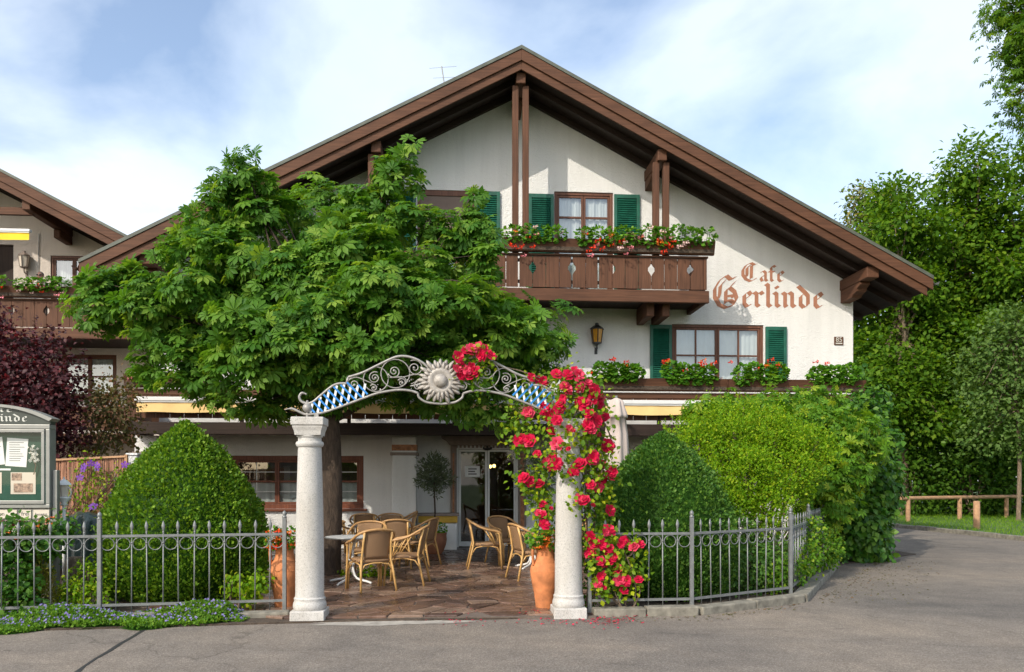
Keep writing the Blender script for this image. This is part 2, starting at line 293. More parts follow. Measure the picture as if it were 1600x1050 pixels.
# ------------------------------------------------------------------ mesh helpers
def wloc(o):
    v = Vector((0, 0, 0))
    while o is not None: v = v+o.location; o = o.parent
    return v
def link(o, parent=None):
    COL.objects.link(o)
    if parent is not None: o.parent = parent
    return o
def tag(o, label=None, cat=None, group=None, kind=None):
    if label: o['label'] = label
    if cat: o['category'] = cat
    if group: o['group'] = group
    if kind: o['kind'] = kind
    return o
def thing(name, loc, label, cat, group=None):
    o = bpy.data.objects.new(name, None); o.empty_display_size = .2; o.location = loc; COL.objects.link(o)
    return tag(o, label, cat, group)
class MB:
    def __init__(s): s.v = []; s.f = []
    def add(s, vs, fs):
        n = len(s.v); s.v += [tuple(p) for p in vs]; s.f += [tuple(i+n for i in f) for f in fs]; return s
    def box(s, x0, x1, y0, y1, z0, z1):
        vs = [(x0,y0,z0),(x1,y0,z0),(x1,y1,z0),(x0,y1,z0),(x0,y0,z1),(x1,y0,z1),(x1,y1,z1),(x0,y1,z1)]
        return s.add(vs, [(0,3,2,1),(4,5,6,7),(0,1,5,4),(1,2,6,5),(2,3,7,6),(3,0,4,7)])
    def prism_y(s, poly, y0, y1):                # polygon in XZ pushed along Y
        n = len(poly); a = sum(poly[i][0]*poly[(i+1)%n][1]-poly[(i+1)%n][0]*poly[i][1] for i in range(n))
        if a < 0: poly = poly[::-1]
        vs = [(x, y0, z) for x, z in poly]+[(x, y1, z) for x, z in poly]
        return s.add(vs, [tuple(range(n)), tuple(range(2*n-1, n-1, -1))]+[((i+1)%n, i, n+i, n+(i+1)%n) for i in range(n)])
    def prism_z(s, poly, z0, z1):
        n = len(poly); a = sum(poly[i][0]*poly[(i+1)%n][1]-poly[(i+1)%n][0]*poly[i][1] for i in range(n))
        if a < 0: poly = poly[::-1]
        vs = [(x, y, z0) for x, y in poly]+[(x, y, z1) for x, y in poly]
        return s.add(vs, [tuple(range(n-1, -1, -1)), tuple(range(n, 2*n))]+[(i, (i+1)%n, n+(i+1)%n, n+i) for i in range(n)])
    def bar(s, a, b, w, d, up=(0,0,1)):          # rectangular bar between two points
        a = Vector(a); b = Vector(b); t = (b-a).normalized(); u = Vector(up)
        if abs(t.dot(u)) > .98: u = Vector((0, 1, 0))
        x = t.cross(u).normalized()*w/2; z = x.cross(t).normalized()*d/2
        vs = [a-x-z, a+x-z, a+x+z, a-x+z, b-x-z, b+x-z, b+x+z, b-x+z]
        return s.add(vs, [(0,1,2,3),(7,6,5,4),(0,4,5,1),(1,5,6,2),(2,6,7,3),(3,7,4,0)])
    def tube(s, pts, r, n=6, cap=True):
        pts = [Vector(p) for p in pts]; m = len(pts); rs = r if hasattr(r, '__len__') else [r]*m
        vs = []; prev = None
        for i, p in enumerate(pts):
            t = (pts[min(i+1, m-1)]-pts[max(i-1, 0)])
            t = t.normalized() if t.length > 1e-9 else Vector((0,0,1))
            if prev is None: u = t.orthogonal().normalized()
            else:
                u = prev-t*prev.dot(t); u = u.normalized() if u.length > 1e-6 else t.orthogonal().normalized()
            prev = u; w = t.cross(u)
            for k in range(n):
                a = 2*math.pi*k/n; vs.append(p+(u*math.cos(a)+w*math.sin(a))*rs[i])
        fs = [(i*n+k, i*n+(k+1)%n, (i+1)*n+(k+1)%n, (i+1)*n+k) for i in range(m-1) for k in range(n)]
        if cap: fs += [tuple(range(n-1, -1, -1)), tuple(range((m-1)*n, m*n))]
        return s.add(vs, fs)
    def lathe(s, prof, c=(0,0,0), n=24, caps=True):
        c = Vector(c); vs = []; m = len(prof)
        for r, z in prof:
            for k in range(n): a = 2*math.pi*k/n; vs.append((c.x+r*math.cos(a), c.y+r*math.sin(a), c.z+z))
        fs = [(i*n+k, i*n+(k+1)%n, (i+1)*n+(k+1)%n, (i+1)*n+k) for i in range(m-1) for k in range(n)]
        if caps: fs += [tuple(range(n-1, -1, -1)), tuple(range((m-1)*n, m*n))]
        return s.add(vs, fs)
    def ball(s, c, r, n=12, sq=(1,1,1)):
        c = Vector(c); m = max(4, n//2); vs = [(c.x, c.y, c.z-r*sq[2])]
        for i in range(1, m):
            t = math.pi*i/m
            for k in range(n): a = 2*math.pi*k/n; vs.append((c.x+r*sq[0]*math.sin(t)*math.cos(a), c.y+r*sq[1]*math.sin(t)*math.sin(a), c.z-r*sq[2]*math.cos(t)))
        vs.append((c.x, c.y, c.z+r*sq[2])); L = len(vs)-1
        fs = [(0, 1+(k+1)%n, 1+k) for k in range(n)]+[(L, L-n+k, L-n+(k+1)%n) for k in range(n)]
        fs += [(1+i*n+k, 1+i*n+(k+1)%n, 1+(i+1)*n+(k+1)%n, 1+(i+1)*n+k) for i in range(m-2) for k in range(n)]
        return s.add(vs, fs)
    def ring(s, c, r, t, n=20, axis=(0,1,0), k=5):
        ax = Vector(axis).normalized(); u = Vector((0,0,1)) if abs(ax.z) < .9 else Vector((1,0,0)); u = (u-ax*u.dot(ax)).normalized(); w = ax.cross(u); c = Vector(c)
        return s.tube([c+(u*math.cos(2*math.pi*i/n)+w*math.sin(2*math.pi*i/n))*r for i in range(n+1)], t, k, False)
    def mesh(s, name, m, off=Vector((0,0,0)), smooth=False):
        me = bpy.data.meshes.new(name); me.from_pydata([(p[0]-off.x, p[1]-off.y, p[2]-off.z) for p in s.v], [], s.f)
        me.materials.append(M[m] if isinstance(m, str) else m)
        if smooth:
            me.polygons.foreach_set('use_smooth', [True]*len(me.polygons))
        me.update(); return me
    def build(s, name, m, parent=None, smooth=False, bevel=0, auto=None):
        off = wloc(parent) if parent is not None else Vector((0,0,0))
        o = bpy.data.objects.new(name, s.mesh(name, m, off, smooth)); link(o, parent)
        if auto:
            try: o.data.set_sharp_from_angle(angle=R(auto))
            except Exception: pass
        if bevel:
            b = o.modifiers.new('bevel', 'BEVEL'); b.width = bevel; b.segments = 2; b.limit_method = 'ANGLE'; b.angle_limit = R(40)
        return o
def copy_tree(o, parent=None):
    c = o.copy(); COL.objects.link(c); c.parent = parent
    for ch in list(o.children): copy_tree(ch, c)
    return c

# ------------------------------------------------------------------ foliage helpers
def norm_rows(a): return a/np.maximum(np.linalg.norm(a, axis=1, keepdims=True), 1e-9)
def leaflet(length, width, base=0., ang=0., z=0., droop=.0, fold=.15, pet=0.):
    # six triangle obovate leaflet pointing along +Y, turned by ang
    pts = [(0, 0, 0), (-.55*width, .38*length, fold*width), (-width, .68*length, fold*width*1.2), (0, length, 0), (width, .68*length, fold*width*1.2), (.55*width, .38*length, fold*width), (0, .55*length, 0)]
    out = []; c, s_ = math.cos(ang), math.sin(ang)
    for x, y, zz_ in pts:
        y += pet; d = -droop*(y*y); out.append((x*c+y*s_, -x*s_+y*c, zz_+d+z))
    f = [(0,6,1),(1,6,2),(2,6,3),(3,6,4),(4,6,5),(5,6,0)]
    return out, f
def tmpl(parts):
    v = []; f = []
    for pv, pf in parts:
        n = len(v); v += pv; f += [tuple(i+n for i in t) for t in pf]
    return np.array(v, float), np.array(f, int)
T_CHEST = tmpl([leaflet(l, w, ang=R(a), droop=.27, fold=.2, pet=.04) for l, w, a in ((.72,.155,-118),(.9,.185,-76),(1.0,.205,-37),(1.05,.215,0),(1.0,.205,38),(.9,.185,77),(.7,.155,120))])
T_ACER = tmpl([leaflet(l, w, ang=R(a), droop=.35, fold=.15) for l, w, a in ((.6,.13,-110),(.85,.17,-62),(1.0,.18,-20),(1.0,.18,20),(.85,.17,62),(.6,.13,110))])
T_OVATE = (np.array([(0,0,0),(-.3,.32,.09),(-.36,.6,.1),(0,1,-.12),(.36,.6,.1),(.3,.32,.09),(0,.5,0)]), np.array([(0,6,1),(1,6,2),(2,6,3),(3,6,4),(4,6,5),(5,6,0)]))
T_DIAM = (np.array([(0,0,0),(-.36,.5,.08),(0,1,-.08),(.36,.5,.08)]), np.array([(0,2,1),(0,3,2)]))
T_SLIM = (np.array([(0,0,0),(-.13,.5,.03),(0,1,-.1),(.13,.5,.03)]), np.array([(0,2,1),(0,3,2)]))
T_BLADE = (np.array([(-.04,0,0),(.04,0,0),(.03,.6,.06),(0,1,.22)]), np.array([(0,1,2),(0,2,3)]))
def _round(n=7, r=.5, cup=.18):
    v = [(0, .45, 0)]+[(r*math.sin(2*math.pi*k/n)*(1.1 if k % 2 else .95), .45+r*math.cos(2*math.pi*k/n), cup*(.7+.3*(k % 2))) for k in range(n)]
    return np.array(v), np.array([(0, 1+(k+1) % n, 1+k) for k in range(n)])
T_ROUND = _round()
T_FIVE = tmpl([leaflet(1, .34, ang=R(72*k), droop=.0, fold=.1) for k in range(5)])
T_FLOWER5 = tmpl([([(0,0,0),(-.3,.6,.12),(0,1,.05),(.3,.6,.12)], [(0,2,1),(0,3,2)])]+[([(x*math.cos(a)+y*math.sin(a), -x*math.sin(a)+y*math.cos(a), z) for x, y, z in [(0,0,0),(-.3,.6,.12),(0,1,.05),(.3,.6,.12)]], [(0,2,1),(0,3,2)]) for a in (R(72), R(144), R(216), R(288))])
def frames(d, n):
    y = norm_rows(d); z = n-y*np.sum(n*y, axis=1, keepdims=True); z = norm_rows(z); x = np.cross(y, z)
    return np.stack([x, y, z], axis=2)
def leaf_arrays(T, pts, F, sizes):
    tv, tf = T; N = len(pts); V = len(tv)
    v = np.einsum('nij,vj->nvi', F, tv)*sizes[:, None, None]+pts[:, None, :]
    f = tf[None]+(np.arange(N)*V)[:, None, None]
    return v.reshape(-1, 3), f.reshape(-1, 3)
def tri_mesh(name, v, f, mat_, tint=None, smooth=False):
    me = bpy.data.meshes.new(name); me.vertices.add(len(v)); me.vertices.foreach_set('co', v.astype(np.float32).ravel())
    me.loops.add(f.size); me.loops.foreach_set('vertex_index', f.astype(np.int32).ravel())
    me.polygons.add(len(f)); me.polygons.foreach_set('loop_start', np.arange(0, f.size, 3, dtype=np.int32))
    try: me.polygons.foreach_set('loop_total', np.full(len(f), 3, dtype=np.int32))
    except Exception: pass
    if smooth: me.polygons.foreach_set('use_smooth', np.ones(len(f), bool))
    me.materials.append(M[mat_]); me.update(calc_edges=True)
    if tint is not None:
        a = me.attributes.new('tint', 'FLOAT', 'POINT'); a.data.foreach_set('value', tint.astype(np.float32))
    return me
_variants = {}
def foliage(name, parent, mat_, T, pts, dirs, nrms, sizes, nparts=0, part='leaf', kind='stuff', score=None):
    pts = np.asarray(pts, float); F = frames(np.asarray(dirs, float), np.asarray(nrms, float)); N = len(pts)
    off = np.array(wloc(parent)); tint = rng.random(N); keep = np.ones(N, bool)
    if nparts:
        if score is None: score = pts[:, 1]*1.0-sizes*4+rng.random(N)*.6
        idx = np.argsort(score)[:nparts]; keep[idx] = False
        key = (id(T), mat_)
        if key not in _variants:
            _variants[key] = [tri_mesh(part, T[0], T[1], mat_, np.full(len(T[0]), t)) for t in (.1, .35, .6, .9)]
        for i in idx:
            o = bpy.data.objects.new(part, _variants[key][int(tint[i]*3.99)]); COL.objects.link(o); o.parent = parent
            m = Matrix(((F[i]*sizes[i]).tolist())).to_4x4(); m.translation = Vector(pts[i]-off); o.matrix_basis = m
    v, f = leaf_arrays(T, pts[keep]-off, F[keep], sizes[keep])
    me = tri_mesh(name, v, f, mat_, np.repeat(tint[keep], len(T[0])))
    o = bpy.data.objects.new(name, me); link(o, parent)
    if kind: o['kind'] = kind
    return o
def shoots(p, d, n, per, length, up=.8, side=.5):
    # leafy shoots standing off a leaf skin: leaf points and directions
    i = rng.integers(0, len(p), n); ax = norm_rows(d[i]*.6+np.array([0, 0, up])+rand_dirs(n)*side); L = rng.uniform(.45, 1.0, n)*length
    t = (np.arange(per)+.5)/per; q = p[i][:, None]+ax[:, None]*(t[None, :, None]*L[:, None, None])+np.array([0, 0, -.12])*(t[None, :, None]**2)*L[:, None, None]*2
    a = rng.random((n, per))*6.28; u = norm_rows(np.cross(ax, rand_dirs(n))); w = np.cross(ax, u); r = u[:, None]*np.cos(a)[..., None]+w[:, None]*np.sin(a)[..., None]
    return q.reshape(-1, 3), (r+ax[:, None]*.6).reshape(-1, 3), (ax[:, None]+r*-.3+0*q).reshape(-1, 3)
def rand_dirs(N):
    return norm_rows(rng.normal(size=(N, 3)))
def blob_points(blobs, n_per_area, shell=.25, keep_outer=True, lump=.11, sprig=.28):
    # points near the surface of a union of ellipsoids; blobs: (c, (rx,ry,rz))
    P_, D_ = [], []
    for c, r in blobs:
        c = np.array(c); r = np.array(r); n = int(n_per_area*(r[0]*r[2]+r[0]*r[1]+r[1]*r[2])*4.2)
        d = rand_dirs(n); k = 1-shell*rng.random(n)**1.5
        ph = rng.uniform(0, 6.28, 6); k += lump*(np.sin(d[:, 0]*5.1+ph[0]+2*d[:, 1])*np.sin(d[:, 2]*4.7+ph[1])+.7*np.sin(d[:, 0]*9.3+ph[2]-3*d[:, 2])*np.sin(d[:, 2]*8.1+d[:, 1]*7+ph[3]))
        k += np.where(rng.random(n) < .10, rng.random(n)*sprig, 0)
        p = c+d*r*k[:, None]; P_.append(p); D_.append(norm_rows(d/r))
    p = np.concatenate(P_); d = np.concatenate(D_); ok = np.ones(len(p), bool)
    if keep_outer:
        for c, r in blobs:
            q = np.sum(((p-np.array(c))/np.array(r))**2, axis=1); ok &= q > (1-shell)**2*.92
    return p[ok], d[ok]
def limbs(mb, base, tips, r0, sides=7, sag=.15, fork=.5, seed=0):
    rr = random.Random(seed)
    for t in tips:
        b = Vector(base); t = Vector(t); L = (t-b).length
        pts = []; 
        for i in range(7):
            k = i/6; p = b.lerp(t, k); p.z += math.sin(k*math.pi)*L*sag
            p += Vector((rr.uniform(-1,1), rr.uniform(-1,1), rr.uniform(-1,1)))*L*.03*(1 if 0 < i < 6 else 0); pts.append(p)
        mb.tube(pts, [r0*(1-.85*i/6) for i in range(7)], sides)
# ================================================================== ground
def struct(name, mb, m, **k):
    o = mb.build(name, m, **k); o['kind'] = 'structure'; return o
g = MB(); g.add([(-900, -300, -.06), (900, -300, -.06), (900, 1500, -.06), (-900, 1500, -.06)], [(0,1,2,3)]); struct('terrain', g, 'terrain')
g = MB(); g.prism_z([(-60, -8), (60, -8), (60, 14), (17.2, 14.0), (16.0, 16.0), (15.6, 19), (15.5, 27), (15.2, 34), (14.6, 60), (8, 60), (8, 30), (10.6, 20), (10.3, 17.2), (7.45, 15.1), (4.75, 10.55), (3.0, 9.62), (-2.0, 9.4), (-7, 8.9), (-60, 8.6)], -.05, 0)
struct('road', g, 'asphalt')
g = MB(); g.prism_z([(-60, 8.62), (-7, 8.92), (-2.0, 9.42), (3.0, 9.64), (4.75, 10.57), (7.45, 15.12), (10.3, 17.2), (10.5, 40), (-60, 40)], -.05, .015)
struct('garden_soil', g, 'soil')
# verge beyond the lane
VERGE = [(15.62, 16.4), (15.74, 19), (15.64, 27), (15.36, 34), (14.8, 60), (60, 70), (60, 12), (18.5, 12), (16.6, 14.4)]
g = MB(); g.prism_z(VERGE, -.05, .09); verge = struct('grass_verge', g, 'terrain')
n = 52000
gx = rng.uniform(15.7, 40, n); gy = rng.uniform(16.5, 40, n); pts = np.stack([gx, gy, np.full(n, .085)], 1)
d = np.stack([rng.normal(size=n)*.5, rng.normal(size=n)*.5, np.ones(n)], 1)
o = foliage('grass', verge, 'lf_grass', T_BLADE, pts, d, rand_dirs(n), rng.uniform(.07, .16, n)); 
def kerb_line(pts, w, h, name, length=1.0, z0=-.05):
    root = bpy.data.objects.new(name, None); COL.objects.link(root); root.location = (pts[0][0], pts[0][1], 0); root['kind'] = 'structure'
    rr = random.Random(len(pts)*7)
    for a, b in zip(pts[:-1], pts[1:]):
        a = Vector((a[0], a[1], 0)); b = Vector((b[0], b[1], 0)); L = (b-a).length; k = max(1, round(L/length)); t = (b-a).normalized()
        for i in range(k):
            p = a.lerp(b, i/k)+t*.006; q = a.lerp(b, (i+1)/k)-t*.006; hh = h+rr.uniform(-.012, .012); ww = w*rr.uniform(.94, 1.05)
            m = MB(); m.bar(p+Vector((0,0,(z0+hh)/2)), q+Vector((0,0,(z0+hh)/2)), ww, hh-z0); m.build('kerb_stone', 'kerbstone', root, bevel=.018)
    return root
kerb_line([(17.6, 13.6), (16.4, 15.4), (15.72, 17.2), (15.68, 19), (15.57, 27), (15.28, 34)], .15, .13, 'lane_kerb', 1.0)
kerb_line([(1.66, 9.66), (2.98, 9.70), (4.70, 10.62), (7.35, 15.05)], .2, .11, 'garden_kerb', .85)
kerb_line([(-7.2, 9.2), (-4.3, 9.6), (-2.02, 9.86)], .2, .09, 'border_kerb', .9)
# tar seam in the road
m = MB(); rr = random.Random(3)
def ground_at(px, py):
    t = FPX*CAM_H/(py-HORIZON); xc = (px-800)/FPX; return Vector((t*(SY+xc*CY), t*(CY-xc*SY), 0))
line = [(236, 980), (222, 986), (206, 996), (188, 1006), (170, 1018), (150, 1029), (132, 1041), (121, 1050), (100, 1062)]
pts = [ground_at(*p) for p in line]; vs = []; fs = []
for i, p in enumerate(pts):
    t = (pts[min(i+1, len(pts)-1)]-pts[max(0, i-1)]).normalized(); s_ = Vector((-t.y, t.x, 0))*(.014+rr.random()*.014); vs += [p+s_+Vector((0,0,.004)), p-s_+Vector((0,0,.004))]
fs = [(2*i, 2*i+1, 2*i+3, 2*i+2) for i in range(len(pts)-1)]
m.add(vs, fs); o = m.build('tar_seam', 'tar'); o['kind'] = 'structure'
# patio with its stones
patio = MB(); patio.prism_z([(-6.2, 11.6), (-2.0, 9.66), (1.68, 9.5), (3.4, 12.4), (6.5, 17.0), (9.5, 19.5), (-7, 19.5)], -.02, .024)
patio_o = struct('patio', patio, 'joint')
def clip_half(poly, a, b, c):           # keep a*x+b*y<=c
    out = []
    for i in range(len(poly)):
        p, q = poly[i], poly[(i+1) % len(poly)]; dp = a*p[0]+b*p[1]-c; dq = a*q[0]+b*q[1]-c
        if dp <= 0: out.append(p)
        if dp*dq < 0:
            t = dp/(dp-dq); out.append((p[0]+(q[0]-p[0])*t, p[1]+(q[1]-p[1])*t))
    return out
rr = random.Random(21); seeds = []
yy = 9.3; row = 0
while yy < 19.6:
    xx = -5.4+(row % 2)*.22
    while xx < 4.2:
        seeds.append((xx+rr.uniform(-.18, .18), yy+rr.uniform(-.15, .15))); xx += .42
    yy += .34; row += 1
def stone_poly(i):
    sx, sy = seeds[i]; poly = [(sx-1, sy-1), (sx+1, sy-1), (sx+1, sy+1), (sx-1, sy+1)]
    for j, (ox, oy) in enumerate(seeds):
        if j == i or abs(ox-sx) > 1.2 or abs(oy-sy) > 1.2: continue
        a, b = ox-sx, oy-sy; L = math.hypot(a, b); c = a*(sx+ox)/2+b*(sy+oy)/2-.012*L
        poly = clip_half(poly, a, b, c)
        if len(poly) < 3: return None
    return poly
cand = []
for i, (sx, sy) in enumerate(seeds):
    if sy < 9.62 or sy > 19.2: continue
    if sx < -5.2+max(0, 11.5-sy)*1.7 or sx > 1.9+max(0, sy-9.7)*.35: continue
    cand.append(i)
cand.sort(key=lambda i: seeds[i][1]+abs(seeds[i][0])*.5)
rest = MB()
for n_, i in enumerate(cand):
    poly = stone_poly(i)
    if not poly: continue
    poly = clip_half(clip_half(poly, 0, -1, -9.60), 0, 1, 19.45)
    if len(poly) < 3: continue
    h = .036+rr.random()*.008
    cx = sum(p[0] for p in poly)/len(poly); cy = sum(p[1] for p in poly)/len(poly)
    top = [(cx+(p[0]-cx)*.96, cy+(p[1]-cy)*.96) for p in poly]; k = len(poly)
    vs = [(x, y, .01) for x, y in poly]+[(x, y, h-.006) for x, y in poly]+[(x, y, h+rr.uniform(-.002, .003)) for x, y in top]
    fs = [(a, (a+1) % k, k+(a+1) % k, k+a) for a in range(k)]+[(k+a, k+(a+1) % k, 2*k+(a+1) % k, 2*k+a) for a in range(k)]+[tuple(range(2*k, 3*k))]
    if sum(poly[a][0]*poly[(a+1)%k][1]-poly[(a+1)%k][0]*poly[a][1] for a in range(k)) < 0: fs = [f[::-1] for f in fs]
    if n_ < 290:
        MB().add(vs, fs).build('flagstone', rr.choice(['flag_a', 'flag_a', 'flag_b', 'flag_c', 'flag_a', 'flag_c']), patio_o)
    else: rest.add(vs, fs)
o = rest.build('flagstones_by_the_wall', 'flag_b', patio_o); o['kind'] = 'stuff'
# dusty strip where road meets patio
m = MB(); rr = random.Random(5); pts = []
for k in range(26):
    a = 2*math.pi*k/26; pts.append((-.75+1.0*math.cos(a)*rr.uniform(.75, 1.1), 9.36+.16*math.sin(a)*rr.uniform(.6, 1.2)))
m.add([(x, y, .004) for x, y in pts], [tuple(range(26))]); o = m.build('dust_patch', 'sand'); o['kind'] = 'structure'

# ================================================================== houses
def clip_poly(poly, cond):   # cond: (a,b,c) a*x+b*z<=c
    return clip_half(poly, *cond)
def front_wall(mb, x0, x1, z0, gable, y, openings, reveal=.2):
    xs = sorted({x0, x1}|{v for o in openings for v in o[:2]}); zs = sorted({z0, 13}|{v for o in openings for v in o[2:4]})
    for xa, xb in zip(xs[:-1], xs[1:]):
        for za, zb in zip(zs[:-1], zs[1:]):
            cx, cz = (xa+xb)/2, (za+zb)/2
            if any(o[0] < cx < o[1] and o[2] < cz < o[3] for o in openings): continue
            poly = [(xa, za), (xb, za), (xb, zb), (xa, zb)]
            for cnd in gable:
                poly = clip_half(poly, *cnd)
                if len(poly) < 3: break
            if len(poly) >= 3: mb.add([(x, y, z) for x, z in poly], [tuple(range(len(poly)))])
    for xa, xb, za, zb in [o[:4] for o in openings]:
        r = reveal; mb.add([(xa,y,za),(xa,y+r,za),(xa,y+r,zb),(xa,y,zb)], [(0,1,2,3)]); mb.add([(xb,y,za),(xb,y+r,za),(xb,y+r,zb),(xb,y,zb)], [(3,2,1,0)])
        mb.add([(xa,y,zb),(xa,y+r,zb),(xb,y+r,zb),(xb,y,zb)], [(0,1,2,3)]); mb.add([(xa,y,za),(xb,y,za),(xb,y+r,za),(xa,y+r,za)], [(0,1,2,3)])
SL = .52
class Roof:
    def __init__(s, cx, top): s.cx = cx; s.top = top
    def z(s, x): return s.top-SL*abs(x-s.cx)
    def slab(s, mb, xa, xb, o0, o1, y0, y1):
        return mb.prism_y([(xa, s.z(xa)-o0), (xb, s.z(xb)-o0), (xb, s.z(xb)-o1), (xa, s.z(xa)-o1)], y0, y1)
def house_shell(root, cx, top, yf, yb, xl, xr, el, er, openings, wallmat, yfront):
    rf = Roof(cx, top); off = .34
    gab = [(SL, 1, top-off+SL*cx), (-SL, 1, top-off-SL*cx)]
    mb = MB(); front_wall(mb, xl, xr, -.03, gab, yf, openings)
    zl, zr = rf.z(xl)-off, rf.z(xr)-off
    mb.add([(xr, yf, -.03), (xr, yb, -.03), (xr, yb, zr), (xr, yf, zr)], [(0,1,2,3)]); mb.add([(xl, yf, -.03), (xl, yb, -.03), (xl, yb, zl), (xl, yf, zl)], [(3,2,1,0)])
    mb.add([(xl, yb, -.03), (xr, yb, -.03), (xr, yb, zr), (cx, yb, top-off), (xl, yb, zl)], [(4,3,2,1,0)])
    mb.build('wall', wallmat, root)
    roof = MB(); rf.slab(roof, el, cx, .0, .12, yfront+.03, yb+.9); rf.slab(roof, cx, er, .0, .12, yfront+.03, yb+.9)
    r_o = roof.build('roof', 'roof', root)
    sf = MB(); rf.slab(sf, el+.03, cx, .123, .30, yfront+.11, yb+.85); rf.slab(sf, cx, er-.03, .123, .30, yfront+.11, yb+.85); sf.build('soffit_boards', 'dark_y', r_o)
    for xa, xb in ((el, cx), (cx, er)):
        t = MB(); rf.slab(t, xa, xb, -.035, .045, yfront-.03, yfront+.02); t.build('edge_trim', 'trim', r_o)
        t = MB(); rf.slab(t, xa, xb, .048, .30, yfront-.01, yfront+.035); t.build('barge_board', 'wood_x', r_o, bevel=.008)
        t = MB(); rf.slab(t, xa+(.12 if xa == el else 0), xb-(.12 if xb == er else 0), .27, .49, yfront+.038, yfront+.085); t.build('barge_board', 'wood_x', r_o, bevel=.008)
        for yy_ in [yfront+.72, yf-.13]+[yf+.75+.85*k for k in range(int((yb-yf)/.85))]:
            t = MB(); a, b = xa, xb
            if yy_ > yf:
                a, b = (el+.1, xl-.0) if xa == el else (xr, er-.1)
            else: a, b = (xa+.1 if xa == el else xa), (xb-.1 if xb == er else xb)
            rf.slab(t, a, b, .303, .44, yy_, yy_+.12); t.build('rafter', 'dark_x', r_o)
    for x, sgn in ((el, -1), (er, 1)):
        z = rf.z(x)-.10; t = MB(); n = 9; prof = [(x+sgn*.075+.075*math.cos(math.pi+math.pi*k/(n-1)), z+.075*math.sin(math.pi+math.pi*k/(n-1))) for k in range(n)]
        prof2 = [(x+sgn*.075+.068*math.cos(math.pi+math.pi*k/(n-1)), z+.068*math.sin(math.pi+math.pi*k/(n-1))) for k in range(n)]
        t.prism_y(prof+prof2[::-1], yfront-.02, yb+.9); t.build('gutter', 'trim' if sgn > 0 else 'wood_y', r_o)
    return rf, r_o
def window(root, x0, x1, z0, z1, y, cols, rows, fm='frame', curtain_or_reflection=True, fw=.075, mull=.05, muntin=None, sill=False, group=1):
    """frame with casements; cols = list of pane columns per casement"""
    mb = MB(); d0, d1 = y+.03, y+.12
    mb.box(x0, x1, d0, d1, z1-fw, z1); mb.box(x0, x1, d0, d1, z0, z0+fw); mb.box(x0, x0+fw, d0, d1, z0+fw, z1-fw); mb.box(x1-fw, x1, d0, d1, z0+fw, z1-fw)
    W = (x1-x0-2*fw)/len(cols); f = mb.build('window', fm+'_z', root, bevel=.006)
    for ci, nc in enumerate(cols):
        ca = x0+fw+W*ci; cb = ca+W; s = .055; za, zb = z0+fw, z1-fw; q = MB(); e0, e1 = y+.05, y+.105
        q.box(ca+.004, cb-.004, e0, e1, zb-s, zb-.004); q.box(ca+.004, cb-.004, e0, e1, za+.004, za+s); q.box(ca+.004, ca+s, e0, e1, za+s, zb-s); q.box(cb-s, cb-.004, e0, e1, za+s, zb-s)
        pa, pb = ca+s, cb-s; pw = (pb-pa)/nc; zr = [za+s]+[za+s+(zb-za-2*s)*r for r in rows]+[zb-s]
        for k in range(1, nc): q.box(pa+pw*k-mull/2, pa+pw*k+mull/2, e0+.004, e1-.004, za+s, zb-s)
        for r in zr[1:-1]: q.box(pa, pb, e0+.007, e1-.007, r-mull/2, r+mull/2)
        q.build('casement', fm+'_z', f, bevel=.004)
        for k in range(nc):
            for a, b in zip(zr[:-1], zr[1:]):
                p = MB(); xa, xb = pa+pw*k+.002, pa+pw*(k+1)-.002; p.add([(xa, y+.08, a), (xb, y+.08, a), (xb, y+.08, b), (xa, y+.08, b)], [(0,1,2,3)]); p.build('pane', 'glass', f)
                if muntin:
                    t = MB(); xm = (xa+xb)/2; zm = (a+b)/2; t.box(xm-.008, xm+.008, y+.07, y+.078, a, b); t.box(xa, xb, y+.07, y+.0775, zm-.008, zm+.008); t.build('glazing_bar', 'white', f)
    if curtain_or_reflection:
        c = MB(); n = 60; vs = []; ct_ = z0+(z1-z0)*.5 if curtain_or_reflection == 'half' else z1-.1  # half: pale sheet imitating a sky reflection; full height: real curtain
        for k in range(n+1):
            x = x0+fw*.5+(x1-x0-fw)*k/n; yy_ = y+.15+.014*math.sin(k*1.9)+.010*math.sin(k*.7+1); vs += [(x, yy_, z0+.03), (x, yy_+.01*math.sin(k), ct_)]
        c.add(vs, [(2*k, 2*k+2, 2*k+3, 2*k+1) for k in range(n)]); c.build('curtain_or_reflection', 'curtain_or_reflection', f, smooth=True)
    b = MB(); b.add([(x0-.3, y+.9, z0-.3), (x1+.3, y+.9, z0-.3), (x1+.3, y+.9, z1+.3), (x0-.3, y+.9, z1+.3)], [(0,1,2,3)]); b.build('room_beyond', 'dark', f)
    if sill:
        t = MB(); t.box(x0-.08, x1+.08, y-.07, y+.03, z0-.06, z0-.002); t.build('sill', fm+'_x', f, bevel=.006)
    return f
def shutter(root, x0, x1, z0, z1, y):
    mb = MB(); w = .075; a, b = y-.065, y-.022
    mb.box(x0, x0+w, a, b, z0, z1); mb.box(x1-w, x1, a, b, z0, z1); mb.box(x0+w, x1-w, a, b, z1-.1, z1); mb.box(x0+w, x1-w, a, b, z0, z0+.1)
    s = mb.build('shutter', 'green', root, bevel=.005); n = int((z1-z0-.2)/.052); q = MB()
    for k in range(n):
        z = z0+.1+(z1-z0-.2)*(k+.5)/n; q.bar((x0+w, (a+b)/2, z), (x1-w, (a+b)/2, z), .078, .007, up=(0, .80, -.60))
    o = q.build('slats', 'green', s); o['kind'] = 'stuff'
    t = MB(); xh = x0 if x0 < x1 else x1
    for z in (z0+.25, z1-.25): t.box(x0+.01 if True else 0, x0+.05, y-.022, y+.0, z-.03, z+.03)
    t.build('hinge', 'black', s); return s
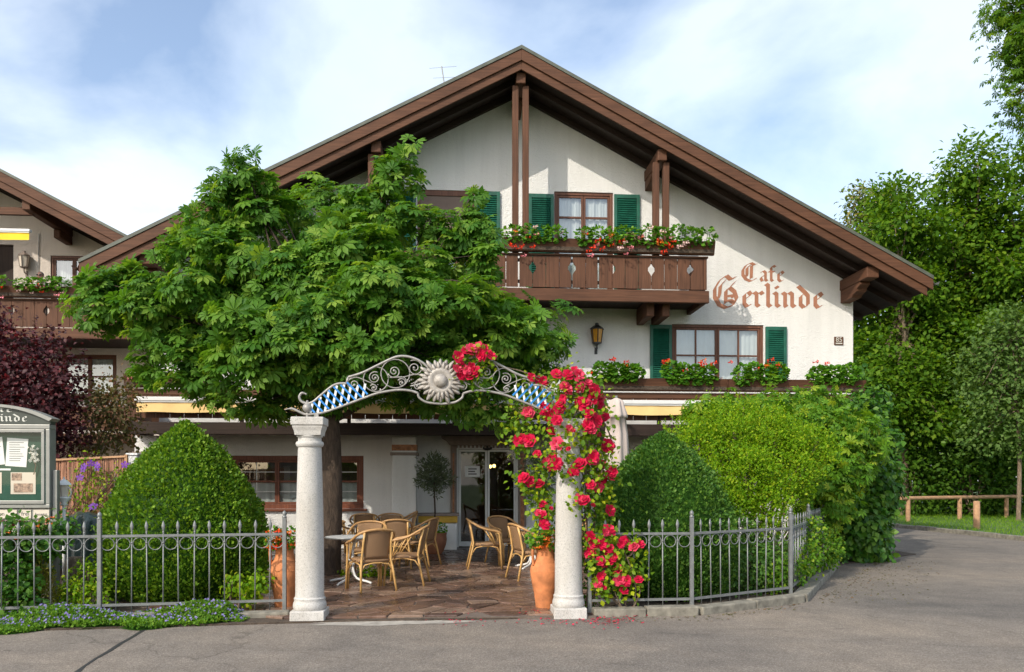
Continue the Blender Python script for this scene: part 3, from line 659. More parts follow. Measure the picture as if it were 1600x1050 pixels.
def balcony(root, xa, xb, yf, yw, zfloor, zbeam, zpl0, zpl1, rail0, rail1, pitch=.306, phase=0, endR=True, cut=True, beam_mat='wood_x'):
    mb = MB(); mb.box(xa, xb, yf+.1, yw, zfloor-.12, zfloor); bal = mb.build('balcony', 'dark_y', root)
    q = MB(); q.box(xa-.05, xb+.05, yf-.03, yf+.095, zbeam, zfloor+.02); q.build('front_beam', beam_mat, bal, bevel=.012)
    if endR:
        for x in (xb-.07, xa-.03):
            q = MB(); q.box(x, x+.1, yf+.098, yw, zbeam+.015, zfloor-.002); q.build('end_beam', 'wood_y', bal)
    n = int((xb-xa)/pitch); rr_ = random.Random(int(xa*10)); zc = (zpl0+zpl1)/2+.12*(zpl1-zpl0)
    for k in range(n+1):
        a = xa+k*pitch+.006; b = min(xa+(k+1)*pitch-.006, xb)
        if b-a < .05: continue
        if rr_.random() < .14: b -= .025
        nl = cut and (k-phase) % 3 == 0 and k > 0; nr = cut and (k+1-phase) % 3 == 0; h, w = .125, .075
        poly = [(a, zpl0), (b, zpl0)]
        if nr: poly += [(b, zc-h*1.15), (b-w*.35, zc-h*.75), (b-w, zc-.2*h), (b-w*.95, zc+.35*h), (b-w*.4, zc+.7*h), (b, zc+h*1.25)]
        poly += [(b, zpl1), (a, zpl1)]
        if nl: poly += [(a, zc+h*1.25), (a+w*.4, zc+.7*h), (a+w*.95, zc+.35*h), (a+w, zc-.2*h), (a+w*.35, zc-h*.75), (a, zc-h*1.15)]
        dy = rr_.uniform(-.003, .003)
        q = MB(); q.prism_y(poly, yf+dy, yf+.028+dy); q.build('plank', 'wood_z', bal)
    for z in (zpl0+.1, zpl1-.12):
        q = MB(); q.box(xa, xb, yf+.033, yf+.08, z, z+.07); q.build('rail', 'dark_x', bal)
    q = MB(); q.box(xa-.03, xb+.03, yf-.02, yf+.10, rail0, rail1); q.build('hand_rail', 'wood_x', bal, bevel=.01)
    # end planks
    for x in (xb-.03, xa):
        k = 0; yy_ = yf+.11
        while yy_ < yw-.1:
            y2 = min(yy_+.29, yw-.02); q = MB(); q.box(x, x+.028, yy_, y2, zpl0, zpl1); q.build('plank', 'wood_z', bal); yy_ += .306
    for k in range(int((xb-xa)/2.2)+1):
        x = xa+.1+(xb-xa-.2)*k/max(1, int((xb-xa)/2.2)); q = MB(); q.box(x-.04, x+.04, yf+.035, yf+.095, zfloor, rail0); q.build('baluster_post', 'dark_z', bal)
    return bal
def flower_box(name, xa, xb, y0, y1, z0, z1, label, group=None, split=None):
    """flared planter trough made of boards"""
    root = thing(name, ((xa+xb)/2, y1, z0), label, 'flower box', group)
    fl = .09
    q = MB(); q.add([(xa, y0+fl, z0), (xb, y0+fl, z0), (xb, y0, z1), (xa, y0, z1), (xa, y0+fl+.025, z0), (xb, y0+fl+.025, z0), (xb, y0+.025, z1), (xa, y0+.025, z1)], [(0,1,2,3), (7,6,5,4), (0,4,5,1), (3,2,6,7), (1,5,6,2), (4,0,3,7)]); q.build('front_board', 'wood_x', root, bevel=.006)
    q = MB(); q.box(xa, xb, y1-.025, y1, z0, z1-.02); q.build('back_board', 'wood_x', root)
    q = MB(); q.box(xa, xb, y0+fl+.027, y1-.027, z0, z0+.025); q.build('bottom_board', 'dark_x', root)
    for x in (xa-.024, xb):
        q = MB(); q.add([(x, y0+fl, z0), (x, y1, z0), (x, y1, z1), (x, y0, z1), (x+.024, y0+fl, z0), (x+.024, y1, z0), (x+.024, y1, z1), (x+.024, y0, z1)], [(0,1,2,3)[::-1], (4,5,6,7), (0,1,5,4), (1,2,6,5), (2,3,7,6), (3,0,4,7)]); q.build('end_board', 'wood_y', root)
    q = MB(); q.box(xa+.002, xb-.002, y0+.055, y1-.027, z0+.027, z1-.07); q.build('potting_soil', 'soil', root)
    return root

# ---- main house
CX, TOP, YF, YR = 1.477, 11.5, 19.5, 18.0
house = thing('chalet_house', (CX, YF, 0), 'large white stucco chalet with brown gable roof, balconies and blackletter wall sign', 'house')
XL, XR = CX-8.54, CX+8.54
def ox(px): return FX(px, YF)
def oz(py, px=1000): return FZ(px, py, YF)
win_up = (ox(866), ox(958), 6.1, oz(300, 910)); door_up = (ox(652), ox(741), 6.1, oz(297, 700))
win_low = (ox(1050), ox(1193), oz(603, 1120), oz(507, 1120)); win_gr = (ox(360), ox(568), oz(795, 460), oz(712, 460)); door_gr = (ox(704), ox(822), -.03, oz(696, 760))
rf, roof_o = house_shell(house, CX, TOP, YF, 31.5, XL, XR, CX-9.70, CX+9.72, [win_up, door_up, win_low, win_gr, door_gr], 'stucco', YR)
window(house, *win_up, YF, [1, 1], [.80], muntin=None)
w = window(house, *win_low, YF, [2, 2], [.5], mull=.04, sill=True)
window(house, *win_gr, YF, [1, 1, 1], [.52], fm='redframe', curtain_or_reflection='half', fw=.11, muntin=True, sill=True)  # half-height pale cloth added to stand in for sky reflected in the lower panes
shutter(house, ox(826), ox(865), 6.1, oz(304, 846), YF); shutter(house, ox(959), ox(999), 6.1, oz(305, 980), YF)
shutter(house, ox(1015), ox(1049), win_low[2]+.03, oz(508, 1030), YF); shutter(house, ox(1195), ox(1228), win_low[2]+.03, oz(511, 1210), YF)
shutter(house, ox(742), ox(781), 6.1, oz(300, 760), YF); shutter(house, ox(611), ox(650), 6.1, oz(300, 630), YF)
# balcony door on the left: open, with a brown roller blind half down
m = MB(); a, b, z0, z1 = door_up
m.box(a, a+.07, YF+.02, YF+.1, z0, z1); m.box(b-.07, b, YF+.02, YF+.1, z0, z1); m.box(a+.07, b-.07, YF+.02, YF+.1, z1-.13, z1); bd = m.build('balcony_door', 'frame_z', house)
m = MB(); m.box(a+.07, b-.07, YF+.05, YF+.065, z1-1.5, z1-.13); m.build('roller_blind', 'roller', bd)
m = MB(); m.box(a+.07, b-.07, YF+.12, YF+.14, z0, z1-1.5); m.build('pane', 'glass', bd)
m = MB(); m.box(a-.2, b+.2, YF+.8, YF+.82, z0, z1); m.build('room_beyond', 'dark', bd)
# purlins, corbels and posts
for dx in (0, 3.29, -3.29, 8.34, -8.34):
    x = CX+dx; zt = TOP-SL*abs(dx)-.445
    big = abs(dx) > 8; w = .15 if big else .11
    if dx == 0: zt -= .04
    m = MB(); m.prism_z([(x-w, YR+.16), (x+w, YR+.16), (x+w, YF+.1), (x-w, YF+.1)], zt-.26, zt); m.build('purlin', 'wood_y', house, bevel=.02)
    m = MB(); yv = YF+.02
    pr = [(yv, zt-.262), (YF-.95, zt-.262), (YF-.98, zt-.33), (YF-.82, zt-.40), (YF-.80, zt-.46), (YF-.62, zt-.50), (YF-.55, zt-.56), (yv, zt-.58)] if big else [(yv, zt-.262), (YF-.62, zt-.262), (YF-.62, zt-.36), (YF-.45, zt-.44), (yv, zt-.50)]
    n = len(pr); vs = [(x-w*.85, y, z) for y, z in pr]+[(x+w*.85, y, z) for y, z in pr]
    m.add(vs, [tuple(range(n)), tuple(range(2*n-1, n-1, -1))]+[(i, n+i, n+(i+1) % n, (i+1) % n) for i in range(n)]); m.build('corbel', 'wood_y', house, bevel=.015)
    if not big:
        for s_ in (-1, 1):
            m = MB(); xp = x+s_*.118; m.box(xp-.072, xp+.072, YR+.26, YR+.40, 6.862, zt-.263); m.build('gable_post', 'wood_z', house, bevel=.012)
# balconies
YB = 18.12
bal_up = balcony(house, -2.85, 5.80, YB, YF, 6.04, 5.78, 6.09, 6.80, 6.815, 6.86, phase=0)
for x in (4.55, 4.92, -1.60, -1.97, 1.3, 1.66):
    m = MB(); m.prism_z([(x-.09, YB+.30), (x+.09, YB+.30), (x+.09, YF+.05), (x-.09, YF+.05)], 5.52, 5.915); m.build('joist', 'wood_y', house, bevel=.02)
bal_lo = balcony(house, -7.25, 9.52, YB, YF, 2.94, 2.69, 3.05, 3.56, 3.56, 3.69, phase=1, cut=False, beam_mat='dark_x')
# pillar under the lower balcony
def box_part(name, m_, parent, *a, bevel=0): return MB().box(*a).build(name, m_, parent, bevel=bevel)
xa, xb = FX(613, 18.7), FX(650, 18.7)
pil = box_part('pillar', 'stucco', house, xa, xb, 18.7, 19.2, 0, 2.69, bevel=.012)
box_part('pillar_cap', 'stonegrey', pil, xa-.05, xb+.05, 18.65, 19.25, 2.25, 2.32, bevel=.015); box_part('painted_band', 'marble', pil, xa-.012, xb+.012, 18.688, 19.212, 2.36, 2.5); box_part('pillar_base', 'stonegrey', pil, xa-.03, xb+.03, 18.67, 19.23, 0, .16, bevel=.01)
for px in (228, 1080, 1260):
    xa, xb = FX(px-18, 18.7), FX(px+18, 18.7); pp = box_part('pillar', 'stucco', house, xa, xb, 18.7, 19.2, 0, 2.69, bevel=.012); box_part('pillar_cap', 'stonegrey', pp, xa-.05, xb+.05, 18.65, 19.25, 2.25, 2.32, bevel=.015)
# door
a, b, z0, z1 = door_gr; zt = z1
ga, gb = ox(717), ox(806); gz = oz(702, 760)
m = MB(); m.box(a, ga-.06, YF-.06, YF+.12, .02, gz+.10); m.box(gb+.06, b, YF-.06, YF+.12, .02, gz+.10); m.box(a, b, YF-.058, YF+.12, gz+.103, z1-.002)
door = m.build('door_surround', 'stonegrey', house, bevel=.01)
for xa, xb in ((a+.05, ga-.11), (gb+.11, b-.05)): box_part('painted_marble_panel', 'marble', door, xa, xb, YF-.075, YF-.061, .35, gz-.1)
m = MB(); xm = (a+b)/2; hw = (b-a)/2
m.prism_y([(xm-hw-.02, zt), (xm+hw+.02, zt), (xm+hw+.10, zt+.10), (xm+hw+.22, zt+.17), (xm+hw+.22, zt+.22), (xm-hw-.22, zt+.22), (xm-hw-.22, zt+.17), (xm-hw-.10, zt+.10)], YF-.22, YF-.002); m.build('cornice', 'stonegrey', door, bevel=.008)
m = MB(); k = 0; x = a+.02
while x < b-.05: m.box(x, x+.05, YF-.10, YF-.06, zt-.065, zt-.005); x += .10
m.build('dentils', 'stonegrey', door)
m = MB(); m.box(ga-.055, ga-.005, YF+.0, YF+.1, .03, gz); m.box(gb+.005, gb+.055, YF+.0, YF+.1, .03, gz); m.box(ga-.055, gb+.055, YF+.0, YF+.1, gz+.002, gz+.095); m.build('door_frame', 'white', door)
gm = (ga+gb)/2
for xa, xb in ((ga, gm-.005), (gm+.005, gb)):
    m = MB(); m.box(xa, xa+.05, YF+.03, YF+.08, .05, gz-.01); m.box(xb-.05, xb, YF+.03, YF+.08, .05, gz-.01); m.box(xa+.05, xb-.05, YF+.03, YF+.08, .05, .17); m.box(xa+.05, xb-.05, YF+.03, YF+.08, gz-.06, gz-.01); leaf = m.build('door_leaf', 'white', door)
    m = MB(); m.add([(xa+.05, YF+.055, .17), (xb-.05, YF+.055, .17), (xb-.05, YF+.055, gz-.06), (xa+.05, YF+.055, gz-.06)], [(0,1,2,3)]); m.build('pane', 'doorglass', leaf)
m = MB(); m.ball((gm, YF-.01, gz+.03), .10, 12, (1.2, .5, .6)); m.build('door_sensor', 'black', door)
na, nb = ox(726.5), ox(750); box_part('notice', 'paper', door, na, nb, YF+.046, YF+.05, oz(745, 738), oz(728, 738))
m = MB()
for k in range(3): m.box(na+.08, nb-.08-.04*(k % 2), YF+.043, YF+.0455, oz(732+4*k, 738)-.025, oz(732+4*k, 738)+.005)
m.build('notice_print', 'ink', door)
# room inside the door
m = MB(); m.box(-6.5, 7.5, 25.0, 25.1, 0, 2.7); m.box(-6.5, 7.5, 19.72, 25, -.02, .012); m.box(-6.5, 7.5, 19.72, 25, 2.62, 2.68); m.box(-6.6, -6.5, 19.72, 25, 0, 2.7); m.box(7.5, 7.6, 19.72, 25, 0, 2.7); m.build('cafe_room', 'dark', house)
for px, py, zz_ in ((805, 716, 0), (806, 728, 0), (772, 728, 0), (766, 729, 0)):
    p = P(px, py, 22.5); m = MB(); m.ball(p, .05, 8); o = m.build('lamp_bulb', 'bulb', house)
# wall socket panel and hose hook
box_part('wall_panel', 'white', house, ox(684), ox(694), YF-.03, YF-.001, oz(786, 690), oz(765, 690), bevel=.005)
# small door left, ground floor
box_part('side_door', 'white', house, ox(221), ox(254), YF-.04, YF-.001, .02, oz(683, 240), bevel=.005)
# ---- blackletter wall writing drawn with a broad pen
GLYPH = {
 'l': (.46, [[(.08,1.50),(.2,1.40),(.2,.2),(.34,.07)]]),
 'i': (.46, [[(.06,.97),(.2,.86),(.2,.2),(.34,.07)], [(.16,1.34),(.27,1.24)]]),
 'n': (.84, [[(.06,.97),(.2,.86),(.2,.18),(.28,.07)], [(.2,.78),(.42,1.0),(.58,.86),(.58,.2),(.72,.07)]]),
 'r': (.62, [[(.06,.97),(.2,.86),(.2,.2),(.33,.07)], [(.2,.76),(.40,1.0),(.54,.84)]]),
 'e': (.66, [[(.42,1.0),(.2,.78),(.2,.24),(.36,.04),(.58,.22)], [(.42,1.0),(.56,.80),(.22,.50)]]),
 'd': (.80, [[(.44,.96),(.2,.76),(.2,.24),(.38,.04),(.6,.22),(.6,.78),(.42,1.02),(.06,1.40)]]),
 'a': (.72, [[(.14,.80),(.36,1.0),(.52,.84),(.52,.2),(.64,.07)], [(.52,.58),(.28,.50),(.17,.32),(.28,.06),(.52,.26)]]),
 'f': (.56, [[(.52,1.36),(.36,1.50),(.22,1.32),(.22,.2),(.34,.07)], [(.04,.94),(.46,.94)]]),
 'C': (1.0, [[(.62,1.62),(.34,1.40),(.17,1.0),(.17,.58),(.34,.22),(.62,.04),(.96,.34)], [(.62,1.62),(.84,1.44),(.96,1.56)], [(.60,1.44),(.40,1.16),(.40,.62),(.36,.42)], [(.66,1.38),(.64,.30)]]),
 'G': (1.62, [[(.78,1.70),(.42,1.44),(.16,1.0),(.16,.56),(.40,.16),(.76,.0),(1.14,.14),(1.34,.50),(1.22,.86),(.96,1.06),(.76,.92)], [(.78,1.70),(1.02,1.50),(1.28,1.62)], [(.96,1.06),(1.26,1.40)], [(.74,1.46),(.46,1.16),(.42,.70),(.34,.46)], [(.76,.92),(.74,.24)], [(.76,.60),(1.1,.66),(1.18,.58)], [(.76,.36),(1.0,.40),(1.2,.28)]]),
 'B': (1.0, [[(.1,1.4),(.22,1.3),(.22,.1)], [(.22,1.2),(.5,1.5),(.75,1.25),(.4,.85),(.8,.5),(.5,.04),(.1,.2)]]),
 't': (.5, [[(.22,1.3),(.22,.2),(.36,.07)], [(.04,.94),(.42,.94)]]), 'g': (.8, [[(.44,.96),(.2,.76),(.2,.24),(.38,.06),(.6,.22),(.6,-.2),(.36,-.42),(.1,-.3)], [(.3,.98),(.6,.9),(.6,.2)]]),
 's': (.6, [[(.5,.9),(.3,1.0),(.15,.75),(.45,.4),(.3,.05),(.08,.15)]]), 'z': (.6, [[(.1,.9),(.5,.9),(.15,.1),(.5,.1)]]),
 'F': (.95, [[(.1,1.4),(.3,1.5),(.3,.2),(.1,.07)], [(.3,1.45),(.6,1.5),(.85,1.35)], [(.3,.85),(.7,.85)]]), ' ': (.5, [])}
def blackletter(text, x, z, xh, y, mat_, parent, width=None, nib=.215, name='painted_letter', lift=.0004, y_sign=-1):
    tot = sum(GLYPH[c][0] for c in text); sp = 1.0
    if width: sp = width/(tot*xh)
    cx_ = x; th = R(38); nv = (math.cos(th)*nib/2, math.sin(th)*nib/2)
    for c in text:
        w_, strokes = GLYPH[c]; m = MB(); k = 0
        for st in strokes:
            for p, q in zip(st[:-1], st[1:]):
                k += 1; yy_ = y+y_sign*(.003+lift*k)
                pts_ = [(p[0]-nv[0], p[1]-nv[1]), (p[0]+nv[0], p[1]+nv[1]), (q[0]+nv[0], q[1]+nv[1]), (q[0]-nv[0], q[1]-nv[1])]
                area = abs(sum(pts_[i][0]*pts_[(i+1) % 4][1]-pts_[(i+1) % 4][0]*pts_[i][1] for i in range(4)))/2
                if area < .012*math.hypot(q[0]-p[0], q[1]-p[1])*2:
                    d_ = Vector((q[0]-p[0], q[1]-p[1])).normalized(); e_ = (-d_.y*.022, d_.x*.022)
                    pts_ = [(p[0]-e_[0], p[1]-e_[1]), (p[0]+e_[0], p[1]+e_[1]), (q[0]+e_[0], q[1]+e_[1]), (q[0]-e_[0], q[1]-e_[1])]
                m.add([(cx_+a_*xh*sp, yy_, z+b_*xh) for a_, b_ in pts_], [(0,1,2,3)])
        if m.v: m.build(name, mat_, parent)
        cx_ += w_*xh*sp
zb = oz(481, 1200); blackletter('G', ox(1112), oz(481, 1130), (ox(1158)-ox(1112))/1.62*1.02, YF, 'lettering', house, nib=.25)
blackletter('erlinde', ox(1157), zb, .40, YF, 'lettering', house, width=ox(1287)-ox(1157), nib=.26)
blackletter('C', ox(1156), oz(440.5, 1170), .295, YF, 'lettering', house, width=.45, nib=.23); blackletter('afe', ox(1185), oz(440.5, 1200), .275, YF, 'lettering', house, width=ox(1226)-ox(1185), nib=.25)
# antenna on the roof
an = thing('roof_antenna', P(697, 124, 21.5), 'thin metal television antenna on the left slope of the main roof', 'antenna'); b0 = Vector(an.location)
m = MB(); m.tube([b0+Vector((.05, 0, -.8)), b0+Vector((-.12, 0, .35))], .016, 6); m.build('mast', 'iron', an)
m = MB(); m.tube([b0+Vector((-.45, 0, .28)), b0+Vector((.28, 0, .36))], .004, 5); m.tube([b0+Vector((-.35, 0, .02)), b0+Vector((.35, 0, .08))], .004, 5); m.build('cross_bars', 'iron', an)
def text_mesh(txt, size, name, mat_, loc, parent, thick=.002, align='CENTER'):
    cu = bpy.data.curves.new('text', 'FONT'); cu.body = txt; cu.size = size; cu.align_x = align; cu.extrude = thick
    t = bpy.data.objects.new('text', cu); COL.objects.link(t); bpy.context.view_layer.update()
    me = bpy.data.meshes.new_from_object(t.evaluated_get(bpy.context.evaluated_depsgraph_get())); bpy.data.objects.remove(t)
    me.materials.clear(); me.materials.append(M[mat_]); o = bpy.data.objects.new(name, me); link(o, parent)
    o.rotation_euler = (R(90), 0, 0); o.location = Vector(loc)-wloc(parent); return o
# number plate
pa, pb = P(1303, 539, YF), P(1317, 526.5, YF)
nm = thing('house_number', ((pa.x+pb.x)/2, YF, pa.z), 'small brown house number plate reading 85 beside the wall corner', 'number plate')
box_part('plate', 'wood_x', nm, pa.x, pb.x, YF-.03, YF-.001, pa.z, pb.z, bevel=.006)
text_mesh('85', .17, 'number', 'letterwhite', ((pa.x+pb.x)/2, YF-.033, pa.z+.075), nm)
box_part('caption_line', 'letterwhite', nm, pa.x+.03, pb.x-.03, YF-.034, YF-.031, pa.z+.022, pa.z+.05)
# awnings
def awning(xa, xb, y, z0, zm, z1, label, mcloth):
    r = thing('awning', ((xa+xb)/2, y+.1, z1), label, 'awning')
    box_part('cassette', 'white', r, xa, xb, y, y+.14, zm, z1, bevel=.012)
    m = MB(); n = max(10, int((xb-xa)*9)); vs = []
    for k in range(n+1):
        x = xa+.03+(xb-xa-.06)*k/n; w_ = .012*math.sin(k*1.1)+.008*math.sin(k*.37+2); vs += [(x, y+.05, zm-.002), (x, y+.03+w_, z0+.008*math.sin(k*.5))]
    m.add(vs, [(2*k, 2*k+1, 2*k+3, 2*k+2) for k in range(n)]); m.build('valance', mcloth, r, smooth=True)
    box_part('front_bar', 'white', r, xa+.02, xb-.02, y+.02, y+.045, zm-.03, zm-.004)
    return r
awning(FX(209, 17.9), FX(505, 17.9), 17.92, 3.16, 3.41, 3.50, 'retracted yellow awning with white cassette, half hidden behind the chestnut tree', 'awning_y')
awning(FX(520, 17.9), FX(930, 17.9), 17.92, 3.16, 3.41, 3.50, 'retracted yellow awning behind the arch, mostly covered by chestnut leaves', 'awning_y')
awning(FX(945, 17.9), FX(1290, 17.9), 17.92, 3.16, 3.41, 3.50, 'retracted yellow awning with white cassette beside the closed parasol', 'awning_y')
# thin white rods under the awnings: the gap above the beam
# lantern on the facade
def lantern(p, label, cm='black', gm_='amber', s=1.0):
    r = thing('wall_lantern', (p.x, p.y, p.z), label, 'lantern'); x, y, z = p.x, p.y-.16*s, p.z
    def ring_poly(rad, zz_): return [(x+rad*math.cos(R(60*k+30)), y+rad*math.sin(R(60*k+30)), zz_) for k in range(6)]
    m = MB(); a_, b_ = ring_poly(.11*s, z-.16*s), ring_poly(.15*s, z+.16*s); m.add(a_+b_, [(k, (k+1) % 6, 6+(k+1) % 6, 6+k) for k in range(6)]+[tuple(range(5, -1, -1)), tuple(range(6, 12))]); m.build('lamp_glass', gm_, r)
    m = MB()
    for k in range(6): m.tube([a_[k], b_[k]], .014*s, 5)
    m.lathe([(.17*s, .16*s), (.175*s, .185*s), (.09*s, .25*s), (.05*s, .27*s), (.05*s, .31*s), (.02*s, .33*s)], (x, y, z), 6); m.lathe([(.03*s, -.21*s), (.12*s, -.175*s), (.12*s, -.155*s)], (x, y, z), 6)
    m.build('lamp_cage', cm, r)
    m = MB(); m.tube([(x, y, z-.2*s), (x, y+.01, z-.30*s), (x, y+.08*s, z-.34*s), (x, p.y, z-.33*s)], .018*s, 6); m.box(x-.035*s, x+.035*s, p.y-.02, p.y-.001, z-.42*s, z-.25*s); m.build('bracket', cm, r)
    return r
lantern(P(931, 527, YF), 'black wall lantern with amber glass on the white facade')
# flower boxes on the balconies
flower_box('flower_box', FX(786, 18.0), FX(1115, 18.0), 17.93, 18.11, 6.875, 7.16, 'long brown planter box on the upper balcony railing of the main house')
flower_box('flower_box', FX(196, 18.0), FX(330, 18.0), 17.93, 18.11, 3.72, 4.0, 'brown planter box at the left end of the lower balcony, under the chestnut')
flower_box('flower_box', FX(880, 18.0), FX(1135, 18.0), 17.93, 18.11, 3.72, 4.0, 'long brown planter box below the green shuttered lower window')
flower_box('flower_box', FX(1139, 18.0), FX(1350, 18.0), 17.93, 18.11, 3.72, 4.0, 'brown planter box on the lower balcony, nearest the right corner')

# ---- neighbouring house
NCX, NYF, NYR = -15.05, 25.1, 22.5
nb_h = thing('neighbour_house', (NCX, NYF, 0), 'cream chalet with brown gable roof at the left edge, behind the plum tree', 'house')
def nx(px): return FX(px, NYF)
def nz(py, px=80): return FZ(px, py, NYF)
nw1 = (nx(79), nx(150), 6.7, nz(399)); nd1 = (nx(-40), nx(21), 5.84, nz(382, 10)); nw2 = (nx(96), nx(182), nz(622, 150), nz(554, 150))
house_shell(nb_h, NCX, TOP, NYF, 34, -23.6, -8.25, -24.75, -7.35, [nw1, nd1, nw2], 'stucco_n', NYR)
window(nb_h, *nw1, NYF, [1, 1], [.35]); window(nb_h, *nw2, NYF, [1, 1], [.5], sill=True)
m = MB(); a, b, z0, z1 = nd1; m.box(a, b, NYF+.1, NYF+.14, z0, z1); m.build('balcony_door', 'dark_z', nb_h)
for x in (-11.75, -8.5, NCX, -18.35):
    zt = TOP-SL*abs(x-NCX)-.445; m = MB(); m.box(x-.11, x+.11, NYR+.16, NYF+.1, zt-.26, zt); m.build('purlin', 'wood_y', nb_h, bevel=.02)
    m = MB(); m.box(x-.1, x+.1, NYF-.75, NYF+.02, zt-.52, zt-.262); m.build('corbel', 'wood_y', nb_h, bevel=.03)
m = MB(); m.box(-17, -11.75, NYR+.5, NYR+.62, 9.05, 9.25); m.build('tie_beam', 'wood_x', nb_h)
balcony(nb_h, -21, -8.75, 22.65, NYF, 5.82, 5.56, 5.87, 6.58, 6.595, 6.64, phase=2)
balcony(nb_h, -21, -8.75, 22.65, NYF, 2.94, 2.69, 3.05, 3.60, 3.615, 3.69, phase=1, cut=False)
flower_box('flower_box', -21, FX(12, 22.5), 22.45, 22.64, 6.655, 6.94, 'brown planter box on the neighbouring balcony, cut by the left edge of the picture')
flower_box('flower_box', FX(13, 22.5), FX(150, 22.5), 22.45, 22.64, 6.655, 6.94, 'brown planter box on the neighbouring balcony below the lantern')
awning(-20, FX(46, 22.3), 22.3, FZ(20, 374, 22.3), FZ(20, 361, 22.3), FZ(20, 357, 22.3), 'bright yellow awning on the neighbouring house at the left edge', 'awning_b')
lantern(P(42, 411, NYF), 'pale bronze wall lantern on the neighbouring cream house', 'stonegrey', 'paper2', 1.0)
m = MB(); m.tube([P(61, 365, NYF-.03), P(59, 440, NYF-.03)], .012, 5); m.build('cable', 'iron', nb_h)
# ================================================================== gate
GY = 9.68; S_ = 128.9
GXL, GXR = -1.75, 1.37
def column(x, label):
    r = thing('granite_column', (x, GY, 0), label, 'column', 'granite gate columns')
    box_part('plinth', 'granite', r, x-.20, x+.20, GY-.20, GY+.20, -.02, .125, bevel=.012)
    prof = [(.185, .126), (.196, .145), (.198, .175), (.192, .205), (.182, .225), (.182, .235), (.186, .26), (.172, .275), (.168, .32), (.166, .8), (.156, 1.4), (.139, 2.0), (.136, 2.06), (.15, 2.065), (.162, 2.085), (.165, 2.105), (.155, 2.125), (.138, 2.13), (.136, 2.175), (.15, 2.18), (.152, 2.20)]
    MB().lathe(prof, (x, GY, 0), 36).build('shaft', 'granite', r, smooth=True, auto=35)
    m = MB(); pr = [(.15, 2.20), (.158, 2.25), (.172, 2.29), (.176, 2.315)]
    for (a, z), (b, z2) in zip(pr[:-1], pr[1:]):
        m.add([(x-a, GY-a, z), (x+a, GY-a, z), (x+a, GY+a, z), (x-a, GY+a, z), (x-b, GY-b, z2), (x+b, GY-b, z2), (x+b, GY+b, z2), (x-b, GY+b, z2)], [(0,1,5,4),(1,2,6,5),(2,3,7,6),(3,0,4,7)])
    m.build('echinus', 'granite', r)
    box_part('abacus', 'granite', r, x-.19, x+.19, GY-.19, GY+.19, 2.316, 2.412, bevel=.01)
    return r
column(GXL, 'pale granite column left of the patio entrance, free of roses'); column(GXR, 'pale granite column wrapped in red climbing roses')
ACX = (GXL+GXR)/2
arch = thing('gate_arch', (ACX, GY, 2.412), 'wrought iron arch over the entrance with sun ornament and blue white lattice', 'arch')
def A(px, py, dy=0): return Vector((ACX+(px-686)/S_, GY+dy, CAM_H+(HORIZON-py)/S_-.006))
def smooth_path(pts, n=6):
    pts = [Vector(p) for p in pts]; out = []
    for i in range(len(pts)-1):
        p0, p1, p2, p3 = pts[max(0, i-1)], pts[i], pts[i+1], pts[min(len(pts)-1, i+2)]
        for k in range(n):
            t = k/n; out.append(.5*((2*p1)+(p2-p0)*t+(2*p0-5*p1+4*p2-p3)*t*t+(3*p1-p0-3*p2+p3)*t**3))
    return out+[pts[-1]]
top1 = [(480,617),(473,615),(469,621),(472,628),(480,631),(489,629),(500,620),(512,609.5),(521,603),(530,600),(541,600)]
top2 = [(541,600),(543.5,590)]; top3 = [(543.5,590),(565,583),(584,573.5),(609,561),(621,557),(634,557),(648,561),(660,568),(668,576)]
low1 = [(447,641),(453,639.5),(460,640),(471,645),(481,648),(502,645.6),(527,637.5),(565,623),(587,615),(609,610.5),(625,609),(640,610.5),(651,614)]
low2 = [(651,614),(653,621),(665,628),(686,630.5)]
SPIRALS = [(552,601,10.5,1.5,1.6,100,1), (582.5,606.5,6,1,1.3,150,-1), (586,593,19.5,19,1.0,0,1), (584,590.5,9.5,1.5,1.8,60,1), (616,584,22.5,22,1.0,0,1), (614,580.5,10,1.5,1.7,200,1), (626,598,7,1,1.5,150,-1), (646,575,13,1.5,1.9,120,-1), (651,603,8,1.2,1.5,0,1)]
LINKS = [[(545,594),(556,590),(570,595),(582,600.5),(588,605)], [(607,590),(618,589),(630,590),(633,598)], [(609,590),(628,589),(645,585),(658,586)], [(640,600),(648,596),(655,590)]]
